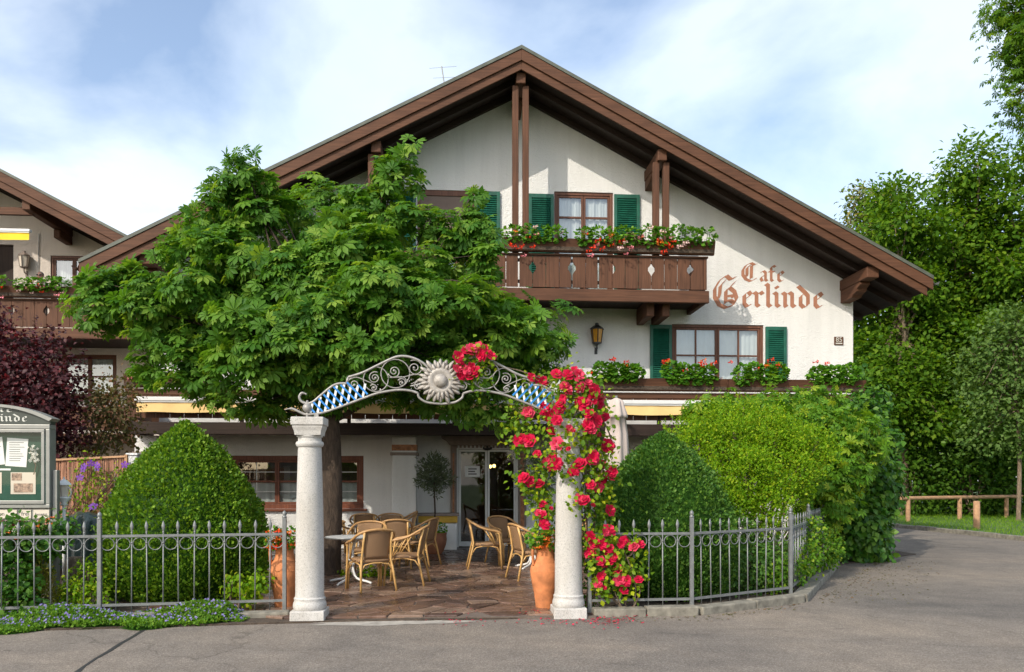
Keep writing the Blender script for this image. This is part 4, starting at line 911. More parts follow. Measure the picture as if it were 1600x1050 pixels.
for sgn in (1, -1):
    def B(p, dy=0): return A(p[0] if sgn > 0 else 1372-p[0], p[1], dy)
    MB().tube(smooth_path([B(p) for p in top1]), [.011]*4+[.0155]*(len(top1)*6-6-3), 7).build('top_bar', 'archiron', arch, smooth=True)
    MB().tube([B(p) for p in top2], .0155, 7).build('top_bar', 'archiron', arch, smooth=True)
    MB().tube(smooth_path([B(p) for p in top3]), .0155, 7).build('top_bar', 'archiron', arch, smooth=True)
    MB().tube(smooth_path([B(p) for p in low1]), [.007]*8+[.0155]*(len(low1)*6-5-8), 7).build('bottom_bar', 'archiron', arch, smooth=True)
    MB().tube(smooth_path([B(p) for p in low2]), .0145, 7).build('bottom_bar', 'archiron', arch, smooth=True)
    for cx_, cy_, r0, r1, turns, st, dr in SPIRALS:
        n = int(22*turns)+1; pts = []
        for k in range(n+1):
            t = k/n; a = R(st)+dr*2*math.pi*turns*t; rr_ = r0+(r1-r0)*t; pts.append(B((cx_+rr_*math.cos(a), cy_-rr_*math.sin(a))))
        m = MB(); m.tube(pts, .0072, 5)
        if r1 < 2: m.ball(pts[-1], .017, 8)
        m.build('scroll', 'archiron', arch, smooth=True)
    for L in LINKS: MB().tube(smooth_path([B(p) for p in L]), .0068, 5).build('scroll', 'archiron', arch, smooth=True)
    def yt(x):   # heights of bars at x
        def ip(c, x):
            c = sorted(c)
            for (a, b), (c2, d) in zip(c[:-1], c[1:]):
                if a <= x <= c2: return b+(d-b)*(x-a)/max(1e-6, c2-a)
            return c[-1][1] if x > c[-1][0] else c[0][1]
        return (ip(top1[5:], x) if x < 541 else 588), ip(low1[4:], x)
    def inside(x, y):
        t, l = yt(x); return t+1.5 < y < l-1.0 and 486 < x < 574 and not (x > 543 and y < 603-(x-572)*.2-4)
    for k in range(11):       # white, steep
        x0 = 491+k*10.7; pts = [(x0+(620-y)*.19+(k*0), y) for y in np.arange(596, 648, .8)]; pts = [p for p in pts if inside(*p)]
        if len(pts) > 8: MB().bar(B(pts[0], -.006), B(pts[-1], -.006), .026, .005, up=(0,1,0)).build('lattice_slat', 'white', arch)
    for k in range(11):       # blue, diagonal
        x0 = 468+k*13.6; pts = [(x0+(y-620)*.98, y) for y in np.arange(590, 650, .8)]; pts = [p for p in pts if inside(*p)]
        if len(pts) > 5: MB().bar(B(pts[0], -.013), B(pts[-1], -.013), .022, .005, up=(0,1,0)).build('lattice_slat', 'blue', arch)
    c = B((481, 638)); m = MB(); m.ball(c, .057, 18); m.ball(c+Vector((0, 0, .075)), .017, 10); m.build('ball', 'archiron', arch, smooth=True)
    m = MB(); b0 = B((484, 650)); m.tube([c-Vector((0,0,.04)), Vector((c.x, GY, 2.415))], .014, 7); p = B((495, 646)); m.bar(p, Vector((p.x, GY, 2.413)), .05, .035); m.build('foot', 'archiron', arch)
# sun
sc = A(686, 595, -.03); m = MB(); n = 23; sun_o = None
prof = [(.0, -.062), (.05, -.055), (.07, -.045)]
def disc(m, prof, c, n=28):
    vs = [(c.x, c.y+prof[0][1], c.z)]
    for r, d in prof[1:]:
        for k in range(n): a = 2*math.pi*k/n; vs.append((c.x+r*math.cos(a), c.y+d, c.z+r*math.sin(a)))
    fs = [(0, 1+k, 1+(k+1) % n) for k in range(n)]
    for i in range(len(prof)-2): fs += [(1+i*n+k, 1+(i+1)*n+k, 1+(i+1)*n+(k+1) % n, 1+i*n+(k+1) % n) for k in range(n)]
    m.add(vs, fs); return m
disc(m, [(0, -.02), (.08, -.022), (.105, -.028), (.125, -.035), (.15, -.028), (.165, -.01), (.17, .015)], sc, 40)
sun_o = m.build('sun_disc', 'sunmetal', arch, smooth=True)
m = MB(); m.ball(sc+Vector((0, -.035, 0)), .082, 20, (1, .72, 1)); m.build('sun_boss', 'sunmetal', sun_o, smooth=True)
rr = random.Random(4)
for ring_, (n, rl, w) in enumerate(((20, .285, .030), (20, .235, .028))):
    for k in range(n):
        a = 2*math.pi*(k+.5*ring_)/n+rr.uniform(-.05, .05); L = rl*rr.uniform(.9, 1.06); u = Vector((math.cos(a), 0, math.sin(a))); v_ = Vector((-math.sin(a), 0, math.cos(a))); yo = Vector((0, .006 if ring_ == 0 else -.016, 0))
        secs = [(.10, .018, -.012), (.16, w*.9, -.02), (L*.78, w, -.024), (L*.94, w*.6, -.016), (L, .004, -.004)]; vs = []; fs = []
        for d_, ww, hh in secs: vs += [sc+yo+u*d_-v_*ww, sc+yo+u*d_+Vector((0, hh, 0)), sc+yo+u*d_+v_*ww, sc+yo+u*d_+Vector((0, .008, 0))]
        for i in range(4):
            for j in range(4): fs.append((4*i+j, 4*i+(j+1) % 4, 4*i+4+(j+1) % 4, 4*i+4+j))
        MB().add(vs, [f[::-1] for f in fs]).build('sun_ray', 'sunmetal', sun_o, smooth=True)

# ================================================================== iron fences
_pk = None
def fence(name, posts, counts, label, first_ball=True):
    global _pk
    root = thing(name, (posts[0][0], posts[0][1], 0), label, 'fence', 'grey iron fences'); RZ, BZ, H = 1.0, .18, 1.27
    if _pk is None:
        m = MB(); m.tube([(0,0,.06), (0,0,1.03)], .0085, 6); 
        pr = [(.009, 1.03), (.013, 1.04), (.009, 1.05), (.014, 1.075), (.021, 1.10), (.022, 1.115), (.014, 1.15), (.002, 1.18)]
        for (a, z), (b, z2) in zip(pr[:-1], pr[1:]):
            vs = []
            for r_, zz_ in ((a, z), (b, z2)): vs += [(r_*math.cos(2*math.pi*k/6), r_*.55*math.sin(2*math.pi*k/6), zz_) for k in range(6)]
            m.add(vs, [(k, (k+1) % 6, 6+(k+1) % 6, 6+k) for k in range(6)])
        m.lathe([(.012, .905), (.015, .915), (.012, .925)], (0,0,0), 6)
        q = MB().ring((0,0,0), .074, .0062, 20); _pk = (m.mesh('picket', 'iron', smooth=True), q.mesh('ring', 'iron', smooth=True))
    for p in posts:
        m = MB(); m.box(p[0]-.023, p[0]+.023, p[1]-.023, p[1]+.023, .0, 1.2); po = m.build('post', 'iron', root, bevel=.003)
        m = MB(); m.lathe([(.024, 1.2), (.03, 1.205), (.03, 1.215), (.018, 1.222), (.024, 1.235), (.027, 1.25), (.022, 1.272), (.010, 1.285), (.002, 1.292)], (p[0], p[1], 0), 12); m.build('finial', 'iron', po, smooth=True)
    for (a, b, c) in zip(posts[:-1], posts[1:], counts):
        a = Vector((a[0], a[1], 0)); b = Vector((b[0], b[1], 0)); ang = math.atan2(b.y-a.y, b.x-a.x)
        for z in (RZ, BZ):
            m = MB(); t = (b-a).normalized()*.024; m.bar(a+t+Vector((0,0,z)), b-t+Vector((0,0,z)), .028, .03); m.build('rail', 'iron', root)
        for k in range(1, c+1):
            p = a.lerp(b, k/(c+1)); o = bpy.data.objects.new('picket', _pk[0]); link(o, root); o.location = p-Vector(root.location); o.rotation_euler = (R(random.uniform(-.7, .7)), R(random.uniform(-.6, .6)), ang)
        for k in range(c+1):
            p = a.lerp(b, (k+.5)/(c+1))+Vector((0, 0, .905)); o = bpy.data.objects.new('ring', _pk[1]); link(o, root); o.location = p-Vector(root.location); o.rotation_euler = (0, 0, ang)
    return root
fence('iron_fence', [(-2.12, 10.02), (-4.22, 9.76), (-6.32, 9.5), (-8.4, 9.25)], [11, 11, 11], 'grey iron fence left of the entrance, in front of the large box cone')
fence('iron_fence', [(1.64, 9.74), (2.94, 9.79), (4.62, 10.74), (5.65, 12.45), (6.7, 14.15)], [6, 10, 10, 10], 'grey iron fence right of the entrance, bending back along the lane')

# ================================================================== cafe furniture
def make_chair():
    r = thing('rattan_armchair', (0,0,0), 'x', 'chair', 'rattan armchairs on the patio')
    m = MB(); n = 28; pts = []
    for k in range(n):
        a = 2*math.pi*k/n; c, s_ = math.cos(a), math.sin(a); pts.append((.245*abs(c)**.6*(1 if c > 0 else -1), .235*abs(s_)**.6*(1 if s_ > 0 else -1)))
    vs = [(x*f, y*f, z) for f, z in ((.93, .395), (1, .41), (1, .435), (.9, .452), (.5, .447)) for x, y in pts]
    m.add(vs, [(i*n+k, i*n+(k+1) % n, (i+1)*n+(k+1) % n, (i+1)*n+k) for i in range(4) for k in range(n)]+[tuple(range(4*n, 5*n)), tuple(range(n-1, -1, -1))]); m.build('seat', 'weave', r, smooth=True)
    for s_ in (-1, 1):
        MB().tube([(s_*.255, .25, 0), (s_*.245, .225, .42), (s_*.25, .205, .60), (s_*.262, .17, .645)], .0165, 7).build('leg', 'cane', r, smooth=True)
        MB().tube([(s_*.222, .262, 0), (s_*.215, .235, .40)], .0145, 7).build('leg_brace', 'cane', r, smooth=True)
        MB().tube([(s_*.25, -.315, 0), (s_*.225, -.25, .30), (s_*.205, -.22, .45), (s_*.195, -.255, .66), (s_*.19, -.295, .82)], .0165, 7).build('leg', 'cane', r, smooth=True)
        MB().tube([(s_*.236, .23, .25), (s_*.225, .17, .375), (s_*.22, .06, .395), (s_*.22, -.06, .395), (s_*.22, -.18, .37), (s_*.226, -.255, .26)], .010, 6).build('curved_brace', 'cane', r, smooth=True)
        MB().tube([(s_*.245, .14, .43), (s_*.25, .10, .55), (s_*.27, .03, .675)], .0095, 6).build('arm_support', 'cane', r, smooth=True)
        MB().tube([(s_*.245, .12, .43), (s_*.255, .05, .54), (s_*.265, -.04, .69)], .0085, 6).build('arm_support', 'cane', r, smooth=True)
    for y, yy_ in ((.24, 1), (-.245, -1)):
        MB().tube([(-.235, y, .25), (-.17, y*.97, .37), (-.05, y*.95, .392), (.05, y*.95, .392), (.17, y*.97, .37), (.235, y, .25)], .010, 6).build('curved_brace', 'cane', r, smooth=True)
    arm = [(-.255, .235, .615), (-.268, .18, .65), (-.285, .05, .675), (-.285, -.10, .72), (-.255, -.22, .79), (-.17, -.30, .84), (0, -.325, .86), (.17, -.30, .84), (.255, -.22, .79), (.285, -.10, .72), (.285, .05, .675), (.268, .18, .65), (.255, .235, .615)]
    MB().tube(smooth_path(arm, 4), .0185, 8).build('arm_rail', 'cane_d', r, smooth=True)
    m = MB(); nu, nv = 14, 8; vs = []
    for j in range(nv+1):
        t = j/nv; z = .45+.385*t; hw = .165+.035*t
        for i in range(nu+1):
            u = -1+2*i/nu; vs.append((hw*u, -.235-.085*t+.05*u*u*(.4+.6*t), z-(.02*u*u*t)))
    W_ = nu+1; m.add(vs, [(j*W_+i, j*W_+i+1, (j+1)*W_+i+1, (j+1)*W_+i) for j in range(nv) for i in range(nu)]); o = m.build('backrest', 'weave', r, smooth=True)
    md = o.modifiers.new('solid', 'SOLIDIFY'); md.thickness = .014
    return r
chair0 = make_chair(); chair_used = [False]
def place_chair(x, y, deg, label, z=.038):
    c = copy_tree(chair0) if chair_used[0] else chair0; chair_used[0] = True
    c.location = (x, y, z); c.rotation_euler = (0, 0, R(deg)); c.scale = (1.1, 1.1, 1.06); c['label'] = label; return c
def make_table():
    r = thing('bistro_table', (0,0,0), 'x', 'table', 'round tables on the patio')
    MB().lathe([(.36, .705), (.395, .712), (.40, .725), (.398, .738), (.37, .741), (.1, .742)], (0,0,0), 40).build('table_top', 'tabletop', r, smooth=True, auto=40)
    MB().lathe([(.401, .714), (.407, .72), (.407, .734), (.401, .739)], (0,0,0), 40, False).build('rim', 'iron', r, smooth=True)
    m = MB()
    for k in range(4):
        a = R(45+90*k); c, s_ = math.cos(a), math.sin(a)
        m.tube(smooth_path([(c*.16, s_*.16, .70), (c*.05, s_*.05, .60), (c*.04, s_*.04, .35), (c*.045, s_*.045, .22), (c*.11, s_*.11, .08), (c*.30, s_*.30, .035), (c*.38, s_*.38, .012)], 3), .0185, 7)
    for z in (.56, .30): m.lathe([(.062, -.02), (.068, 0), (.062, .02)], (0,0,z), 14)
    m.build('pedestal', 'white', r, smooth=True); return r
table0 = make_table(); table_used = [False]
def place_table(x, y, deg, label, z=.038):
    c = copy_tree(table0) if table_used[0] else table0; table_used[0] = True
    c.location = (x, y, z); c.rotation_euler = (0, 0, R(deg)); c['label'] = label; return c
place_table(-1.67, 12.78, 20, 'white round bistro table nearest the left granite column')
place_chair(-1.28, 12.0, 27, 'rattan armchair nearest the camera, its woven back turned to us')
place_chair(-.80, 12.62, 82, 'rattan armchair seen in profile right of the nearest table')
place_chair(-2.42, 12.45, -70, 'rattan armchair half hidden behind the left granite column')
place_chair(-1.52, 13.72, 176, 'rattan armchair on the far side of the nearest table, facing us')
place_table(-1.75, 16.1, 0, 'grey round bistro table in the second row, behind the nearest one')
place_chair(-.72, 15.35, 68, 'brown rattan armchair just in front of the large brown olive pot')
place_chair(-1.15, 14.95, 10, 'rattan armchair before the second row table, back to us')
place_chair(-2.35, 15.4, -30, 'rattan armchair left of the second row table beside the tree trunk')
place_chair(-1.45, 17.0, 172, 'rattan armchair behind the second row table, facing us')
place_table(-2.0, 18.45, 30, 'grey round bistro table in the back row under the wide window')
place_chair(-1.25, 18.35, 100, 'rattan armchair right of the back row table, below the pillar')
place_chair(-2.0, 17.65, 4, 'rattan armchair in front of the back row table under the window')
place_chair(-2.8, 18.4, -85, 'rattan armchair left of the back row table under the window')
place_table(-4.0, 15.2, 0, 'round bistro table behind the left box cone')
place_chair(-3.65, 14.15, 10, 'rattan armchair peeking out behind the left terracotta amphora')
place_table(1.42, 14.75, 10, 'round bistro table right of the path, behind the right amphora')
place_chair(.55, 14.85, -88, 'rattan armchair in profile standing alone before the glass door')
place_chair(.98, 15.62, -150, 'rattan armchair behind the right table, in front of the door glass')
place_chair(1.24, 13.15, -72, 'rattan armchair beside the right terracotta amphora, near the roses')
place_chair(2.15, 14.9, 95, 'rattan armchair mostly hidden by the rose covered column')
# counter box by the door
xa, xb = FX(653, 18.9), FX(716, 18.9); cb = thing('white_counter', ((xa+xb)/2, 18.9, .03), 'low white panelled counter with ochre band beside the glass door', 'counter')
zt = FZ(685, 800, 18.9); box_part('body', 'white', cb, xa+.03, xb-.03, 18.72, 19.3, .04, zt-.26, bevel=.006); box_part('ochre_band', 'yellowband', cb, xa+.015, xb-.015, 18.705, 19.31, zt-.245, zt-.09); box_part('top', 'stonegrey', cb, xa-.02, xb+.02, 18.67, 19.33, zt-.085, zt-.03, bevel=.008)
for k in range(9): x = xa+.05+(xb-xa-.1)*(k+.5)/9; box_part('panel_strip', 'white', cb, x-.038, x+.038, 18.708, 18.719, .08, zt-.30)
# ================================================================== pots
def lathe_thing(name, x, y, prof, m_, label, cat, part='pot', n=32):
    r = thing(name, (x, y, 0), label, cat); MB().lathe(prof, (x, y, 0), n, False).build(part, m_, r, smooth=True, auto=50); return r
AMPH = [(.01, .02), (.12, .02), (.125, .04), (.13, .10), (.145, .22), (.172, .34), (.19, .44), (.195, .50), (.187, .56), (.16, .61), (.132, .645), (.118, .68), (.112, .74), (.12, .79), (.142, .815), (.145, .835), (.13, .84), (.115, .80), (.105, .72), (.10, .70), (.01, .70)]
def amphora(x, y, label):
    r = lathe_thing('amphora', x, y, AMPH, 'terracotta', label, 'pot', 'jar')
    for s_ in (-1, 1):
        a = R(205); u = Vector((math.cos(a), math.sin(a), 0))*s_
        MB().tube(smooth_path([Vector((x, y, .80))+u*.12, Vector((x, y, .825))+u*.17, Vector((x, y, .78))+u*.185, Vector((x, y, .68))+u*.185, Vector((x, y, .58))+u*.175], 4), .019, 8).build('handle', 'terracotta', r, smooth=True)
    m = MB()
    for z, r_ in ((.505, .1965), (.62, .155), (.30, .163)): m.lathe([(r_-.004, z-.006), (r_+.002, z), (r_-.004, z+.006)], (x, y, 0), 32, False)
    m.build('ridge', 'terracotta', r, smooth=True); return r
AL = (-2.22, 10.5); AR = (1.14, 10.18)
amphora(*AL, 'orange terracotta amphora behind the left iron fence post'); amphora(*AR, 'orange terracotta amphora leaning beside the rose covered column')
OP = ground_at(679, 868); ox_, oy_ = OP.x, OP.y
lathe_thing('olive_pot', ox_, oy_, [(.01, .035), (.15, .035), (.20, .10), (.255, .25), (.272, .36), (.262, .45), (.27, .47), (.275, .50), (.25, .51), (.235, .47), (.23, .46), (.01, .46)], 'terracotta_d', 'large brown glazed pot under the small olive tree', 'pot')
# ================================================================== display case
DY = 10.62; dxr = FX(78, DY); dxl = dxr-1.36; dz0 = FZ(40, 810, DY); dz1 = FZ(40, 663, DY); dzt = FZ(20, 636, DY)
dc = thing('display_case', ((dxl+dxr)/2, DY, 0), 'grey metal menu display case with curved top behind the left fence', 'display case')
cxm = (dxl+dxr)/2; hw = (dxr-dxl)/2
box_part('back_panel', 'casegrey', dc, dxl+.02, dxr-.02, DY+.12, DY+.16, dz0+.16, dz1)
m = MB(); f = .055; fr = DY-.005
m.box(dxl, dxr, fr, DY+.16, dz1-.06, dz1); m.box(dxl, dxr, fr, DY+.16, dz0+.13, dz0+.18); m.box(dxl, dxl+f, fr, DY+.16, dz0+.18, dz1-.06); m.box(dxr-f, dxr, fr, DY+.16, dz0+.18, dz1-.06); m.build('case_frame', 'casegrey', dc, bevel=.008)
m = MB(); g_ = .045; m.box(dxl+f+.005, dxr-f-.005, DY-.022, DY, dz1-.06-g_, dz1-.065); m.box(dxl+f+.005, dxr-f-.005, DY-.022, DY, dz0+.185, dz0+.185+g_); m.box(dxl+f+.005, dxl+f+g_, DY-.022, DY, dz0+.185+g_, dz1-.06-g_); m.box(dxr-f-g_, dxr-f-.005, DY-.022, DY, dz0+.185+g_, dz1-.06-g_); cd = m.build('case_door', 'casegrey', dc, bevel=.005)
MB().add([(dxl+f, DY-.01, dz0+.2), (dxr-f, DY-.01, dz0+.2), (dxr-f, DY-.01, dz1-.08), (dxl+f, DY-.01, dz1-.08)], [(0,1,2,3)]).build('pane', 'caseglass', cd)
box_part('pin_board', 'boardgreen', dc, dxl+f, dxr-f, DY+.10, DY+.118, dz0+.19, dz1-.07)
m = MB(); n = 14; head = [(dxl-.03, dz1+.002), (dxr+.03, dz1+.002)]+[(cxm+(hw+.03)*math.cos(math.pi*.5*k/n*2*.5), dz1+.05+(dzt-dz1-.05)*math.sin(math.pi*k/n)) for k in range(0, 1)]
arc = [(cxm+(hw)*(1-2*k/n), dz1+.04+(dzt-dz1-.04)*(1-(1-2*k/n)**2)) for k in range(n+1)]
m.prism_y([(dxl, dz1+.004), (dxr, dz1+.004)]+arc, DY+.012, DY+.15); hd = m.build('arched_head', 'casedark', dc)
m = MB(); arc2 = [(x+(x-cxm)*.06, z+.035) for x, z in arc]; m.prism_y(arc+arc2[::-1], DY-.03, DY+.19); m.build('curved_roof', 'casegrey', dc)
blackletter('Cafe', cxm-.20, dz1+.155, .055, DY+.012, 'letterwhite', dc, width=.42, name='head_letter'); blackletter('Gerlinde', cxm-.36, dz1+.035, .068, DY+.012, 'letterwhite', dc, width=.76, name='head_letter')
box_part('notice_tray', 'casegrey', dc, dxl+.01, dxr-.01, DY+.03, DY+.14, dz0-.02, dz0+.125, bevel=.006)
for xa, xb, tx in ((dxr-1.30, dxr-.90, 'Wir'), (dxr-.88, dxr-.42, 'tagen'), (dxr-.385, dxr-.245, 'frei'), (dxr-.215, dxr-.02, 'besetzt')):
    p = box_part('notice_slot', 'paper2', dc, xa, xb, DY+.02, DY+.0295, dz0, dz0+.11); text_mesh(tx, .075 if tx != 'besetzt' else .052, 'slot_text', 'ink', ((xa+xb)/2, DY+.0185, dz0+.035), p, .0005)
for x in (dxl-.035, dxr+.035):
    box_part('post', 'casegrey', dc, x-.03, x+.03, DY+.05, DY+.13, 0, dz0+.62, bevel=.006)
def sheet(x0, z0, x1, z1, tilt, m_, y): 
    cx_, cz_ = (x0+x1)/2, (z0+z1)/2; w2, h2 = (x1-x0)/2, (z1-z0)/2; c, s_ = math.cos(R(tilt)), math.sin(R(tilt))
    pl = [(cx_+a*w2*c-b*h2*s_, cz_+a*w2*s_+b*h2*c) for a, b in ((-1,-1), (1,-1), (1,1), (-1,1))]
    return MB().prism_y(pl, y, y+.002), cx_, cz_, w2, h2
for (pa, pb, pc, pd, tilt, m_, pics) in ((10, 729, 43, 685, -4, 'paper', 0), (-25, 727, 6, 684, 6, 'paper', 0), (17, 772, 56, 738, 0, 'paper2', 1), (-30, 771, 3, 738, 0, 'paper2', 1), (0, 735, 17, 732, 0, 'paper', 0)):
    p0, p1 = P(pa, pb, DY+.1), P(pc, pd, DY+.1); q, cx_, cz_, w2, h2 = sheet(p0.x, p0.z, p1.x, p1.z, tilt, m_, DY+.095); so = q.build('pinned_sheet', m_, dc)
    if pics:
        box_part('printed_picture', 'photo', so, cx_-w2*.75, cx_+w2*.78, DY+.0925, DY+.0945, cz_-h2*.85, cz_-h2*.02); box_part('printed_picture', 'photo', so, cx_-w2*.92, cx_-w2*.1, DY+.0925, DY+.0945, cz_+h2*.25, cz_+h2*.92)
    elif h2 > .1:
        m = MB()
        for k in range(9): z = cz_+h2*(.7-.16*k); m.box(cx_-w2*.7, cx_+w2*random.Random(k).uniform(.2, .75), DY+.0925, DY+.0945, z-.003, z+.003)
        m.build('printed_lines', 'ink', so)
sp = thing('blossom_spray', P(50, 715, DY+.07), 'white artificial blossom spray pinned inside the display case', 'flowers')
b0 = Vector(sp.location); m = MB(); m.tube([b0+Vector((.02, 0, -.22)), b0+Vector((.05, 0, -.1)), b0, b0+Vector((-.03, 0, .14))], .006, 5); m.build('twig', 'bark_l', sp)
N = 26; q = np.array(b0)+np.stack([rng.normal(size=N)*.035+.02, rng.uniform(-.03, -.005, N), rng.uniform(-.05, .15, N)], 1); foliage('blossoms', sp, 'fl_white', T_FLOWER5, q, rand_dirs(N), np.tile([0, -1, .3], (N, 1))+rand_dirs(N)*.5, rng.uniform(.018, .028, N))
# ================================================================== garden bits on the left
lp = P(100, 800, 11.0); lm = thing('garden_lamp', (lp.x, 11.0, 0), 'white garden lamp post behind the left fence beside the display case', 'lamp')
m = MB(); zt = FZ(100, 772, 11.0); m.tube([(lp.x, 11, 0), (lp.x, 11, zt-.12)], .022, 8); m.lathe([(.028, zt-.16), (.05, zt-.14), (.03, zt-.12), (.085, zt-.06), (.09, zt-.04), (.03, zt-.03)], (lp.x, 11, 0), 12); m.build('pole', 'white', lm, smooth=True)
MB().lathe([(.05, zt-.03), (.068, zt+.10), (.06, zt+.12)], (lp.x, 11, 0), 8).build('lamp_glass', 'paper2', lm); m = MB(); m.lathe([(.10, zt+.12), (.09, zt+.14), (.03, zt+.19), (.012, zt+.2), (.012, zt+.23)], (lp.x, 11, 0), 8)
for s_ in (-1, 1): m.tube(smooth_path([(lp.x+s_*.06, 10.98, zt-.05), (lp.x+s_*.10, 10.98, zt), (lp.x+s_*.09, 10.98, zt+.07), (lp.x+s_*.05, 10.98, zt+.10)], 3), .007, 5)
m.build('lamp_cap', 'white', lm)
# reed screen
x0, x1 = FX(60, 13.4), FX(196, 13.4); zt0 = FZ(150, 713, 13.4); rs = thing('reed_screen', ((x0+x1)/2, 13.4, 0), 'red brown reed screen with climbing purple clematis', 'screen')
m = MB(); x = x0; rr = random.Random(8)
while x < x1: m.bar((x, 13.4+rr.uniform(-.012, .012), .02), (x+rr.uniform(-.01, .01), 13.4+rr.uniform(-.012, .012), zt0+rr.uniform(-.03, .02)+(x-x1)*.04), .013, .013); x += .0125
o = m.build('reeds', 'reed', rs); o['kind'] = 'stuff'
m = MB(); m.bar((x0, 13.37, zt0-.02+(x0-x1)*.04), (x1+.02, 13.37, zt0), .03, .03); m.bar((x0, 13.37, .5), (x1, 13.37, .55), .012, .012); m.bar((x0, 13.37, 1.2), (x1, 13.37, 1.24), .012, .012); m.box(x1, x1+.04, 13.36, 13.42, 0, zt0+.03); m.build('screen_frame', 'log', rs)
x0, x1 = FX(201, 13.6), FX(217, 13.6); gp = thing('white_post', ((x0+x1)/2, 13.6, 0), 'short whitewashed post at the right end of the reed screen', 'post'); box_part('post_shaft', 'stucco', gp, x0, x1, 13.52, 13.70, 0, FZ(209, 712, 13.6), bevel=.02); box_part('post_cap', 'stucco', gp, x0-.015, x1+.015, 13.5, 13.72, FZ(209, 712, 13.6)+.002, FZ(209, 712, 13.6)+.04, bevel=.012)
# tarpaulin over garden furniture
x0, x1 = FX(84, 12.2), FX(172, 12.2); tp = thing('tarpaulin', ((x0+x1)/2, 12.2, 0), 'dark green tarpaulin draped over something low behind the left fence', 'tarpaulin')
zt = FZ(120, 806, 12.2); n1, n2 = 26, 14; vs = []; rr = random.Random(2); ph = [rr.uniform(0, 6) for _ in range(8)]
for j in range(n2+1):
    v_ = j/n2
    for i in range(n1+1):
        u = i/n1; x = x0+(x1-x0)*u
        if v_ < .55: yy_ = 11.9; z = zt*(.35+.65*v_/.55); yy_ += .05*math.sin(u*14+ph[0])+.03*math.sin(u*31+ph[1])-.10*(1-v_/.55)
        else: yy_ = 11.9+(v_-.55)*1.6; z = zt+.05*math.sin(u*6+ph[2])*math.sin(v_*7)+.02*math.sin(u*21+ph[3]+v_*9)
        e = min(u, 1-u); z -= max(0, .08-e)*2.2; vs.append((x, yy_, z))
W_ = n1+1; MB().add(vs, [(j*W_+i, j*W_+i+1, (j+1)*W_+i+1, (j+1)*W_+i) for j in range(n2) for i in range(n1)]).build('sheet', 'tarp', tp, smooth=True)
m = MB(); m.box(x0+.12, x1-.12, 11.98, 12.7, 0, zt*.93); m.build('covered_box', 'dark_x', tp)
sx = P(118, 880, 10.9); st = thing('tree_stump', (sx.x, 10.9, 0), 'brown wooden stump behind the left fence below the tarpaulin', 'stump'); MB().lathe([(.15, 0), (.13, .1), (.115, .3), (.11, .62), (.09, .65), (.03, .66)], (sx.x, 10.9, 0), 14).build('stump_body', 'bark_l', st, smooth=True); m = MB(); m.tube([(sx.x+.05, 10.9, .4), (sx.x+.12, 10.82, .5), (sx.x+.15, 10.8, .6)], [.04, .03, .022], 8); m.build('branch_stub', 'bark_l', st, smooth=True)
# closed parasol
pc_ = P(963, 622, 13.2); pz = pc_.z; pr = thing('closed_parasol', (pc_.x, 13.2, 0), 'folded beige parasol standing behind the rose covered column', 'parasol')
m = MB(); n = 30; prof = [(.03, pz), (.11, pz-.05), (.13, pz-.14), (.175, pz-.28), (.18, pz-.33), (.15, pz-.335), (.18, pz-.6), (.20, pz-1.0), (.21, pz-1.25), (.16, pz-1.32)]; vs = []
for i, (r_, z) in enumerate(prof):
    for k in range(n): a = 2*math.pi*k/n; q = r_*(1+(.0 if i < 1 else .16)*math.sin(a*8+i*.12)); vs.append((pc_.x+q*math.cos(a), 13.2+q*math.sin(a), z))
m.add(vs, [(i*n+k, (i+1)*n+k, (i+1)*n+(k+1) % n, i*n+(k+1) % n) for i in range(len(prof)-1) for k in range(n)]+[tuple(range(n))]); m.build('canopy', 'parasol', pr, smooth=True)
m = MB(); m.tube([(pc_.x, 13.2, .02), (pc_.x, 13.2, pz+.04)], .022, 8); m.build('pole', 'iron', pr); MB().lathe([(.3, .03), (.3, .07), (.06, .09), (.05, .2)], (pc_.x, 13.2, 0), 20).build('base', 'kerbstone', pr)
# ================================================================== right side: log rail, pole
def log_rail(posts, label, rail=True, over=1.2):
    r = thing('log_barrier', (posts[0].x, posts[0].y, .08), label, 'barrier')
    for p in posts: MB().tube([(p.x, p.y, .0), (p.x, p.y, 1.0)], .085, 10).build('post', 'log', r, smooth=True, auto=40)
    if rail:
        a, b = posts[0], posts[-1]; t = (b-a).normalized(); MB().tube([a-t*.45+Vector((0,0,.98)), b+t*over+Vector((0,0,.98))], .075, 10).build('rail', 'log', r, smooth=True, auto=40)
    return r
pA = Vector((17.4, 29.6, 0)); pB = Vector((20.4, 31.0, 0)); pC = pB+(pB-pA); 
log_rail([pA, pB, pC], 'peeled log barrier with round posts along the grass verge')
p = ground_at(1524, 828.5); p = Vector((p.x-.5, p.y-.8, 0)); b_ = thing('log_bollard', (p.x, p.y, .08), 'single peeled log bollard standing in front of the log barrier', 'bollard'); MB().tube([(p.x, p.y, 0), (p.x, p.y, .98), (p.x, p.y, 1.0)], [.10, .10, .085], 12).build('post', 'log', b_, smooth=True, auto=40)
p = P(1392, 805, 26.0); sp = thing('sign_pole', (p.x, 26.0, 0), 'slim grey metal pole at the lane edge beside the creeper', 'pole'); m = MB(); m.tube([(p.x, 26, 0), (p.x, 26, FZ(1392, 722, 26))], .045, 8); m.build('tube', 'iron', sp, smooth=True); MB().lathe([(.047, FZ(1392, 722, 26)), (.05, FZ(1392, 720, 26)), (.01, FZ(1392, 717, 26))], (p.x, 26, 0), 8).build('cap', 'iron', sp)
